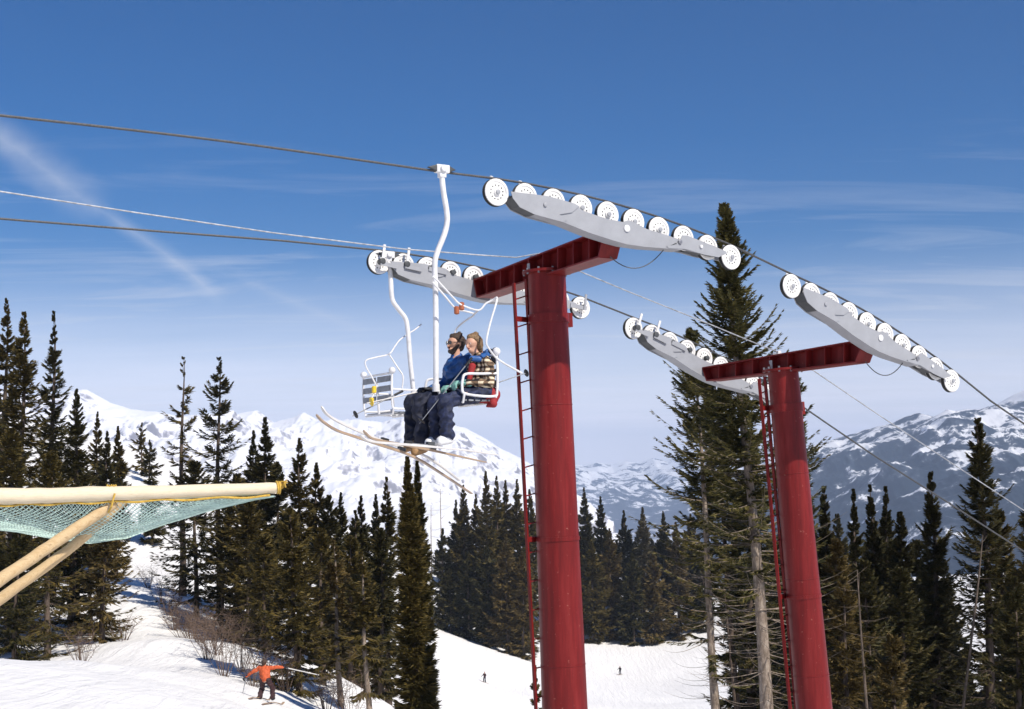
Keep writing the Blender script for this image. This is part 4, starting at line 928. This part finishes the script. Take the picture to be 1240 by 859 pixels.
def face_parts(root, body, fr, s, hair, glasses=False, beard=False, long=False):
    c, f, u, r = fr
    e = MB()
    for sg in (-1, 1): e.ball(c + u * .012 * s + f * .078 * s + r * sg * .032 * s, .013 * s, M['white'], 8); e.ball(c + u * .012 * s + f * .088 * s + r * sg * .032 * s, .006 * s, M['black'], 6)
    e.build('eyes', root, True)
    mo = MB(); mo.tube([c - u * .05 * s + f * .094 * s + r * .024 * s, c - u * .052 * s + f * .100 * s, c - u * .05 * s + f * .094 * s - r * .024 * s], .005 * s, M['redcloth'], 6); mo.build('mouth', root, True)
    H = [(c + u * .062 * s - f * .005 * s, c + u * .03 * s - f * .055 * s, .078 * s, .088 * s), (c + u * .095 * s + f * .045 * s, c + u * .092 * s - f * .04 * s, .035 * s, .05 * s),
         (c + u * .02 * s - f * .05 * s, c - u * .03 * s - f * .055 * s, .09 * s, .065 * s)]
    for sg in (-1, 1): H.append((c + u * .055 * s + r * sg * .07 * s + f * .01 * s, c + u * .01 * s + r * sg * .082 * s - f * .035 * s, .026 * s, .028 * s))
    rg = random.Random(4)
    for k in range(26):     # uneven tufts
        a = rg.random() * 6.28; el = rg.uniform(.1, 1.4); d = (r * math.cos(a) * math.cos(el) - f * abs(math.sin(a)) * math.cos(el) * .9 + u * math.sin(el)).normalized()
        p = c + u * .03 * s - f * .015 * s + d * .085 * s; H.append((p, p + d * .02 * s + Vector((rg.uniform(-.02, .02), rg.uniform(-.02, .02), rg.uniform(-.02, .02))) * s, .024 * s, .012 * s))
    if long:
        for sg in (-1, 1): H.append((c + r * sg * .085 * s - f * .02 * s, c - u * .06 * s + r * sg * .075 * s - f * .04 * s, .032 * s, .03 * s))
        H.append((c - f * .07 * s, c - u * .07 * s - f * .09 * s, .08 * s, .05 * s)); H.append((c + u * .03 * s - f * .10 * s, c - u * .02 * s - f * .115 * s, .05 * s, .045 * s))
    blend('hair', root, H, hair, .009)
    if beard:
        B = [(c - u * .085 * s + f * .062 * s, c - u * .10 * s + f * .05 * s, .036 * s, .032 * s), (c - u * .042 * s + f * .097 * s - r * .02 * s, c - u * .042 * s + f * .097 * s + r * .02 * s, .010 * s, .010 * s)]
        for sg in (-1, 1): B.append((c - u * .02 * s + r * sg * .070 * s + f * .01 * s, c - u * .085 * s + r * sg * .035 * s + f * .055 * s, .018 * s, .032 * s))
        blend('beard', root, B, hair, .008)
    if glasses:
        g = MB()
        for sg in (-1, 1):
            g.lathe(c + u * .014 * s + f * .102 * s + r * sg * .034 * s, f + r * sg * .3, [(.025 * s, 0), (.025 * s, .004)], M['glass'], 14)
            g.tube([c + u * .018 * s + f * .098 * s + r * sg * .058 * s, c + u * .02 * s + r * sg * .096 * s - f * .01 * s], .003, M['black'], 5)
        g.tube([c + u * .018 * s + f * .106 * s - r * .012 * s, c + u * .018 * s + f * .106 * s + r * .012 * s], .003, M['black'], 5)
        g.build('glasses', root)
def person(label, J, face, jacket, trousers, hair, gloves, boots, s=1.0, group=None, cat='person', vox=1.0, gl=(), **fk):
    """J: world joints. hipL hipR kneeL kneeR ankL ankR toeL toeR chest neck head shL shR elL elR wrL wrR hdL hdR(direction of hands)"""
    root = empty('person', tuple(J['pelvis']), label, cat, group)
    g = lambda k: Vector(J[k])
    up_h = (g('head') - g('neck')).normalized() * .4 + U
    hc, fr = head(g('head'), face, up_h, s)
    caps = list(hc) + [(g('neck') - U * .04 * s, g('head') - U * .04 * s, .052 * s, .05 * s), (g('pelvis'), g('chest'), .12 * s, .125 * s), (g('shL'), g('shR'), .06 * s, .06 * s), (g('chest'), g('neck'), .11 * s, .055 * s)]
    for q_ in 'LR':
        caps += [(g('sh' + q_), g('el' + q_), .048 * s, .038 * s), (g('el' + q_), g('wr' + q_), .038 * s, .027 * s), (g('wr' + q_), g('wr' + q_) + Vector(J['hd' + q_]).normalized() * .08 * s, .025 * s, .022 * s),
                 (g('hip' + q_), g('knee' + q_), .085 * s, .055 * s), (g('knee' + q_), g('ank' + q_), .055 * s, .038 * s), (g('ank' + q_), g('toe' + q_), .036 * s, .028 * s)]
    body = blend('body', root, caps, 'skin', .010 * vox, smooth=2)
    jc = [(g('pelvis') + (g('chest') - g('pelvis')) * .05, g('chest'), .150 * s, .158 * s), (g('shL'), g('shR'), .085 * s, .085 * s), (g('chest'), g('neck') - U * .03 * s, .145 * s, .075 * s),
          (g('pelvis') + (g('shL') - g('chest')) * .35, g('chest') + (g('shL') - g('chest')) * .5, .12 * s, .12 * s), (g('pelvis') + (g('shR') - g('chest')) * .35, g('chest') + (g('shR') - g('chest')) * .5, .12 * s, .12 * s)]
    for q_ in 'LR':
        jc += [(g('sh' + q_), g('el' + q_), .078 * s, .062 * s), (g('el' + q_), g('wr' + q_) - Vector(J['hd' + q_]).normalized() * .01, .062 * s, .044 * s)]
        md = (g('sh' + q_) + g('el' + q_)) / 2; jc.append((md, md + Vector((.01, .01, -.02)), .074 * s, .07 * s))
    blend('jacket', root, jc, jacket, .011 * vox, smooth=3, wr=.020 * s)
    tc_ = [(g('hipL'), g('hipR'), .115 * s, .115 * s), (g('pelvis'), g('pelvis') + U * .03, .13 * s, .13 * s)]
    for q_ in 'LR':
        k_, a_ = g('knee' + q_), g('ank' + q_)
        tc_ += [(g('hip' + q_), k_, .112 * s, .085 * s), (k_, k_.lerp(a_, .5), .095 * s, .092 * s), (k_.lerp(a_, .5), a_ + (k_ - a_) * .10, .092 * s, .098 * s)]
    blend('trousers', root, tc_, trousers, .012 * vox, smooth=3, wr=.026 * s)
    for q_ in 'LR':
        a_, t_ = g('ank' + q_), g('toe' + q_); sole = -(U - (t_ - a_).normalized() * U.dot((t_ - a_).normalized())) 
        bc = [(a_ + (g('knee' + q_) - a_).normalized() * .10 * s, a_, .062 * s, .06 * s), (a_ + (a_ - t_) * .25 + sole * .03 * s, a_, .05 * s, .055 * s), (a_ + sole * .035 * s, t_ + sole * .03 * s, .060 * s, .052 * s), (a_, t_ + sole * .02, .062 * s, .048 * s)]
        blend('boot', root, bc, boots, .011 * vox, smooth=2)
        glove('glove', root, g('wr' + q_), J['hd' + q_], J.get('pn' + q_, (0, 0, -1)), gloves, s * 1.25)
    face_parts(root, body, fr, s, hair, **fk)
    return root, fr
def O_(x, y, n): return tuple(onl(x, y, n))
fw = Vector((-DX, -DY, 0))
# man, far side of the pole, facing along the ride
Jm = dict(pelvis=O_(566, 474, -.25), hipL=O_(564, 476, -.15), hipR=O_(560, 476, -.36), kneeL=O_(508, 486, -.08), kneeR=O_(499, 486, -.36), ankL=O_(512, 540, -.10), ankR=O_(500, 536, -.34),
          chest=O_(552, 449, -.24), neck=O_(553, 431, -.24), head=O_(551.5, 417, -.24), shL=O_(560, 440, -.10), shR=O_(547, 441, -.42), elL=O_(579, 429, -.10), elR=O_(540, 464, -.46), wrL=O_(596, 428, .12), wrR=O_(521, 472, -.34), hdL=tuple(N * .8 - U * .3), hdR=tuple(fw + U * .05), pnR=(0, 0, -1), pnL=tuple(fw))
for q_ in 'LR': Jm['toe' + q_] = tuple(Vector(Jm['ank' + q_]) + fw * .13 - U * .05)
man, frm = person('bearded man in a blue jacket and dark trousers sitting on the lift chair', Jm, fw * 1.0 + N * .10 - U * .02, 'bluej', 'navy', 'hairb', 'black', 'tan', 1.12, 'skiers riding the occupied chair', glasses=True, beard=True)
Jw = dict(pelvis=O_(585, 475, .25), hipL=O_(586, 475, .36), hipR=O_(582, 475, .14), kneeL=O_(538, 486, .36), kneeR=O_(527, 488, .12), ankL=O_(543, 529, .34), ankR=O_(529, 531, .12),
          chest=O_(582, 450, .24), neck=O_(578, 431, .23), head=O_(573, 417, .20), shL=O_(590, 440, .42), shR=O_(574, 440, .07), elL=O_(593, 464, .47), elR=O_(570, 463, .00), wrL=O_(563, 464, .36), wrR=O_(550, 469, .06), hdL=tuple(fw + U * .05), hdR=tuple(fw), pnL=(0, 0, -1), pnR=(0, 0, -1))
for q_ in 'LR': Jw['toe' + q_] = tuple(Vector(Jw['ank' + q_]) + fw * .13 - U * .03)
woman, frw = person('woman with light brown hair in a checked wool jacket sitting on the lift chair', Jw, fw * 1.0 + N * .25 - U * .12, 'plaid', 'navy2', 'hairl', 'mint', 'whiteboot', 1.08, 'skiers riding the occupied chair', long=True)
# red sweater under the jacket and hanging behind the seat
blend('sweater', woman, [(Vector(O_(590, 476, .30)), Vector(O_(597, 478, .40)), .13, .10), (Vector(O_(581, 484, .30)), Vector(O_(596, 482, .42)), .05, .09), (Vector(O_(572, 443, .30)), Vector(O_(568, 461, .32)), .05, .035), (Vector(O_(590, 492, .40)), Vector(O_(597, 489, .47)), .02, .06)], 'redcloth', .010, smooth=3)
blend('scarf', woman, [(Vector(O_(571, 434, .33)), Vector(O_(580, 435, .36)), .035, .05), (Vector(O_(580, 435, .36)), Vector(O_(590, 430, .30)), .05, .04)], 'bluej', .010, smooth=3)
# ------------------------------------------------------------------ skis and poles
def ski(label, pts, n, mat, boot_i, group='skis hanging under the chair', w_=.036, edge='black'):
    P = [onl(x, y, n) if len((x, y)) == 2 else None for x, y in pts]; S = spline(P, 6); mb = MB(); vs = []
    k = len(S)
    for i, p in enumerate(S):
        t = (S[min(i + 1, k - 1)] - S[max(i - 1, 0)]).normalized(); side = t.cross(U).normalized(); nn = side.cross(t)
        ww = w_ * (1.0 if i > 2 else (.25, .6, .85)[i]) * (1.08 - .18 * math.sin(math.pi * i / k)); th = .005 + .009 * math.sin(math.pi * i / (k - 1))
        vs += [p + side * ww + nn * th, p - side * ww + nn * th, p - side * ww - nn * th, p + side * ww - nn * th]
    fs = [(a + j, a + (j + 1) % 4, a + 4 + (j + 1) % 4, a + 4 + j) for a in range(0, 4 * (k - 1), 4) for j in range(4)] + [(0, 1, 2, 3), (4 * k - 1, 4 * k - 2, 4 * k - 3, 4 * k - 4)]
    mb.add(vs, fs, M[mat]); o = mb.build('ski', None, False)
    tag(o, label, 'ski', group)
    c = S[int(boot_i * k)]; t = (S[int(boot_i * k) + 1] - S[int(boot_i * k) - 1]).normalized(); side = t.cross(U).normalized(); nn = side.cross(t)
    if nn.z < 0: nn = -nn
    b = MB(); b.box(c + nn * .03 - t * .16, t * .05, side * .03, nn * .02, M['black']); b.box(c + nn * .035 + t * .16, t * .05, side * .032, nn * .025, M['alud']); b.box(c + nn * .018, t * .12, side * .03, nn * .006, M['steel'])
    b.build('binding', o); return o
ski('brown edged ski with upturned tip, its tail lowest under the chair', [(383, 502), (390, 510), (407, 521), (430, 529), (460, 539), (500, 553), (535, 574), (571, 598)], -.10, 'ski_b', .62)
ski('pale ski with the highest upturned tip under the chair', [(389, 492), (396, 502), (412, 512), (436, 523), (465, 535), (505, 548), (530, 562), (556, 582)], -.34, 'ski_w', .62)
ski('pale ski worn by the woman, tail reaching farthest back', [(436, 527), (444, 533), (458, 536), (485, 538), (520, 541), (560, 545), (602, 551)], .34, 'ski_w', .60)
ski('brown ski worn by the woman, tail just below the pale one', [(440, 521), (448, 530), (462, 534), (490, 539), (520, 545), (552, 552), (588, 560)], .14, 'ski_b', .60)
def skipole(label, a, b, basket_at, mat, bm='yellowp', r=.0085, group=None):
    mb = MB(); a, b = Vector(a), Vector(b); mb.tube([a, b], [r * 1.25, r * .8], M[mat], 8); o = mb.build('ski_pole', None, True); tag(o, label, 'ski pole', group)
    ax = (b - a).normalized(); g_ = MB(); g_.tube([a - ax * .01, a + ax * .13], .016, M['black'], 8); g_.build('pole_grip', o, True)
    k = MB(); c = a.lerp(b, basket_at); k.lathe(c, ax, [(.012, -.012), (.052, -.004), (.055, 0), (.052, .004), (.012, .012)], M[bm], 16); k.build('basket', o, True); return o
skipole('white ski pole held forward in the black glove', onl(524, 471, -.34), onl(444, 488.5, -.34), .93, 'ski_w')
skipole('grey ski pole pointing down past the empty seat', onl(487, 474, -.42), onl(427, 504, -.42), .94, 'wornmetal', 'black', .008)
skipole('grey ski pole sticking out behind the armrest towards the ladder', onl(548, 482, .12), onl(640, 451, .12), .97, 'wornmetal', 'black', .008)
skipole('short pale ski pole slanting down from the mint mitten', onl(571, 434, .44), onl(508, 513, .30), .96, 'wornmetal', 'black', .007)
# skiers on the snow
def skier(label, px, py, Y, ht, jacket, tr, lean=0, arms=None, hair='hairb', face=(0, 1, 0), crouch=.0, vox=1.6):
    g0 = at(px, py, Y); gz = zat(g0.x, Y); g0 = Vector((g0.x, Y, gz + .06)); s = ht / 1.75; X = Vector((1, 0, 0)); f = Vector(face).normalized(); r = f.cross(U)
    c = 1 - crouch
    J = dict(pelvis=g0 + U * .90 * s * c - f * crouch * .3, chest=g0 + U * 1.28 * s * c + f * crouch * .35 + X * lean, neck=g0 + U * 1.46 * s * c + f * crouch * .6 + X * lean * 1.3, head=g0 + U * 1.62 * s * c + f * crouch * .7 + X * lean * 1.4)
    for sg, q_ in ((-1, 'L'), (1, 'R')):
        J['hip' + q_] = J['pelvis'] + r * sg * .10 * s - U * .02; J['ank' + q_] = g0 + r * sg * (.14 + crouch * .6) * s + U * .06; J['knee' + q_] = (J['hip' + q_] + J['ank' + q_]) / 2 + f * (.08 + crouch * .5) + r * sg * .03; J['toe' + q_] = J['ank' + q_] + f * .14
        J['sh' + q_] = J['neck'] + r * sg * .19 * s - U * .06 * s
        if arms: e_, w_ = arms[q_]; J['el' + q_] = J['sh' + q_] + Vector(e_) * s; J['wr' + q_] = J['el' + q_] + Vector(w_) * s
        else: J['el' + q_] = J['sh' + q_] + (r * sg * .14 - U * .24) * s; J['wr' + q_] = J['el' + q_] + (f * .2 + r * sg * .04 - U * .08) * s
        J['hd' + q_] = J['wr' + q_] - J['el' + q_]
    J = {k: tuple(v) for k, v in J.items()}
    p, fr_ = person(label, J, f, jacket, tr, hair, 'black', 'black', s, None, vox=vox)
    return p, J, g0, f, r
ps, Jo, g0, f_, r_ = skier('skier in an orange jacket and maroon trousers bending on the slope, arms spread', 322, 851, 55, 1.86, 'orange', 'maroon', lean=-.08, crouch=.20, face=(.25, .95, 0),
      arms={'L': ((-.26, 0, -.14), (-.24, .05, -.17)), 'R': ((.27, 0, .03), (.25, .05, -.02))})
skipole('short ski pole pointing down from the orange skier towards the shrubs', Vector(Jo['wrL']), Vector(Jo['wrL']) + Vector((-.22, .1, -.95)), .93, 'wornmetal', 'black', .014)
skipole('long pale ski pole stretched out sideways by the orange skier', Vector(Jo['wrR']), Vector(Jo['wrR']) + Vector((1.35, .1, -.33)), .95, 'ski_w', 'black', .018)
def gski(label, c, d, grp, n=1.9):
    d = Vector(d).normalized(); z = lambda p: Vector((p.x, p.y, zat(p.x, p.y) + .05)); mb = MB(); P = [z(c + d * t) for t in (-.9, -.5, 0, .5, .85)]; P.append(z(c + d * 1.05) + U * .12)
    side = d.cross(U)
    for a, b in zip(P[:-1], P[1:]): mb.box((a + b) / 2, (b - a) / 2, side * .045, U * .012, M['ski_b'])
    tag(mb.build('ski', None), label, 'ski', grp)
gski('ski under the left foot of the orange skier', Vector(Jo['ankL']), f_, 'skis of the orange skier'); gski('ski under the right foot of the orange skier', Vector(Jo['ankR']), f_, 'skis of the orange skier')
for lab, px, py, Y, jk in (('tiny dark skier on the open piste between columnar spruce and ladder', 587, 827, 236, 'maroon'), ('tiny dark skier on the open piste midway between the two towers', 751, 818, 296, 'black')):
    p_, J_, g_, f2, r2 = skier(lab, px, py, Y, 1.8, jk, 'navy', face=(-.6, -.8, 0), crouch=.05, vox=3)
    w1 = 'nearer the ladder' if px < 600 else 'between the two towers'
    gski('ski of the tiny skier ' + w1 + ', under the right foot', Vector(J_['ankR']), f2, 'skis of the tiny piste skiers'); gski('ski of the tiny skier ' + w1 + ', under the left foot', Vector(J_['ankL']), f2, 'skis of the tiny piste skiers')

# ------------------------------------------------------------------ log ramp rail with safety net
rootN = empty('net_frame', tuple(at(-190, 700, 9.6)), 'peeled log frame with two braces and a sagging turquoise safety net', 'safety net')
def logtube(name, pts, rs, mat, parent):
    mb = MB(); S = spline(pts, 8); n = len(S); rr = [np.interp(i / (n - 1), np.linspace(0, 1, len(rs)), rs) for i in range(n)]
    rg = random.Random(len(pts)); rr = [r * (1 + rg.uniform(-.035, .035)) for r in rr]; S = [p + Vector((0, rg.uniform(-.003, .003), rg.uniform(-.003, .003))) for p in S]
    mb.tube(S, rr, mat, 18); return mb.build(name, parent, True)
fl = [at(-230, 604, 9.3), at(-60, 602.5, 9.5), at(60, 600, 9.7), at(190, 596, 9.9), at(338, 590.5, 10.2)]
logtube('front_log', fl, [.059, .058, .055, .048, .036], M['peeled'], rootN)
tip = at(334, 592, 10.3)
rl = [at(-230, 602, 11.3), at(-60, 604, 11.2), at(80, 603, 10.95), at(200, 598.5, 10.6), tip]
logtube('rear_log', rl, [.055, .055, .05, .045, .035], M['peeled'], rootN)
b1 = logtube('brace', [at(140, 609, 9.86), at(70, 655, 9.75), at(-20, 716, 9.6), at(-190, 830, 9.4)], [.038, .041, .044, .05], M['brownpole'], rootN)
b2 = logtube('brace', [at(154, 603, 10.05), at(90, 660, 10.05), at(-10, 733, 10.0), at(-190, 862, 10.0)], [.033, .036, .040, .045], M['brownpole'], rootN)
b1['label'] = 'paler upper brace'; b2['label'] = 'darker lower brace'
for x, Y in ((-205, 9.4), (-205, 11.25)):
    t = at(x, 596, Y); logtube('post', [t + U * .1, t - U * .8, Vector((t.x, t.y, zat(t.x, t.y) - .3))], [.07, .075, .08], M['peeled'], rootN)
def wraprope(c, ax, r, k, pitch):
    ax = Vector(ax).normalized(); u = ax.orthogonal().normalized(); w_ = ax.cross(u); mb = MB()
    mb.tube([c + ax * (pitch * (t / 16 - k / 2)) + (u * math.cos(t * math.pi / 8) + w_ * math.sin(t * math.pi / 8)) * r * (1 + .05 * math.sin(t)) for t in range(16 * k + 1)], .0075, M['yrope'], 6); return mb
mb = wraprope(at(136, 598, 9.84), fl[3] - fl[2], .058, 5, .014); a0 = at(137, 603, 9.80)
mb.tube([a0 + Vector((.02, -.03, .03)), a0 + Vector((.0, -.04, -.06)), a0 + Vector((-.03, -.01, -.10))], .0075, M['yrope'], 6); mb.build('lashing', rootN, True)
mb = wraprope(at(337, 590.5, 10.2), fl[4] - fl[3], .042, 2, .014); rg = random.Random(3)
for k in range(6): c = at(340, 588, 10.2); mb.tube([c, c + Vector((rg.uniform(-.01, .05), rg.uniform(-.03, .03), rg.uniform(-.06, .04))), c + Vector((rg.uniform(.0, .06), 0, rg.uniform(-.04, .05)))], .0065, M['yrope'], 6)
mb.build('lashing', rootN, True)
# net surface: hangs from the front log, sags, and comes up to the rear log
FS = spline(fl, 24); RS = spline(rl, 24); nF = len(FS)
def net_pt(u, v):
    i = u * (nF - 1); j = min(int(i), nF - 2); f = i - j; a = FS[j].lerp(FS[j + 1], f) - U * .06; b = RS[j].lerp(RS[j + 1], f) - U * .05
    x = a.lerp(b, v); sag = .29 * float(np.interp(u, [0, .25, .405, .50, .58, .67, .757, .845, .933, 1], [.35, .48, .68, .88, 1, .90, .60, .30, .07, 0]))
    k = 4 * v * (1 - v); return x - U * (sag * (k ** .8))
nb = MB(); NU, NV = 66, 32
def strand(f0, sl):
    pts = []
    for i in range(0, NV + 1):
        v = i / NV; u = f0 + sl * v * NV / NU
        if 0 <= u <= .985: pts.append(net_pt(u, v) + Vector((math.sin(i * 2.1 + f0 * 90), math.cos(i * 1.7), math.sin(i * 1.3 + f0 * 50))) * .003)
        else:
            if len(pts) > 1: nb.tube(pts, .0027, M['net'], 3, False)
            pts = []
    if len(pts) > 1: nb.tube(pts, .0027, M['net'], 3, False)
for k in range(-NV, NU + 1, 1):
    strand(k / NU, 1.0)
for k in range(0, NU + NV + 1, 1):
    strand(k / NU, -1.0)
net = nb.build('safety_net', rootN, False, fixn=False)
bo = MB(); bo.tube([net_pt(u, 0.0) + Vector((0, -.01, -.0)) + U * .006 * math.sin(u * 60) for u in np.linspace(0, .97, 90)], .008, M['yrope'], 6); bo.build('border_rope', rootN, True)
scene.view_settings.view_transform = 'Standard'; scene.view_settings.look = 'None'; scene.view_settings.gamma = 1; scene.view_settings.use_curve_mapping = False
scene.view_settings.exposure = 0.25
scene.cycles.use_denoising = True
scene.cycles.max_bounces = 6; scene.cycles.volume_bounces = 1; scene.cycles.transparent_max_bounces = 8
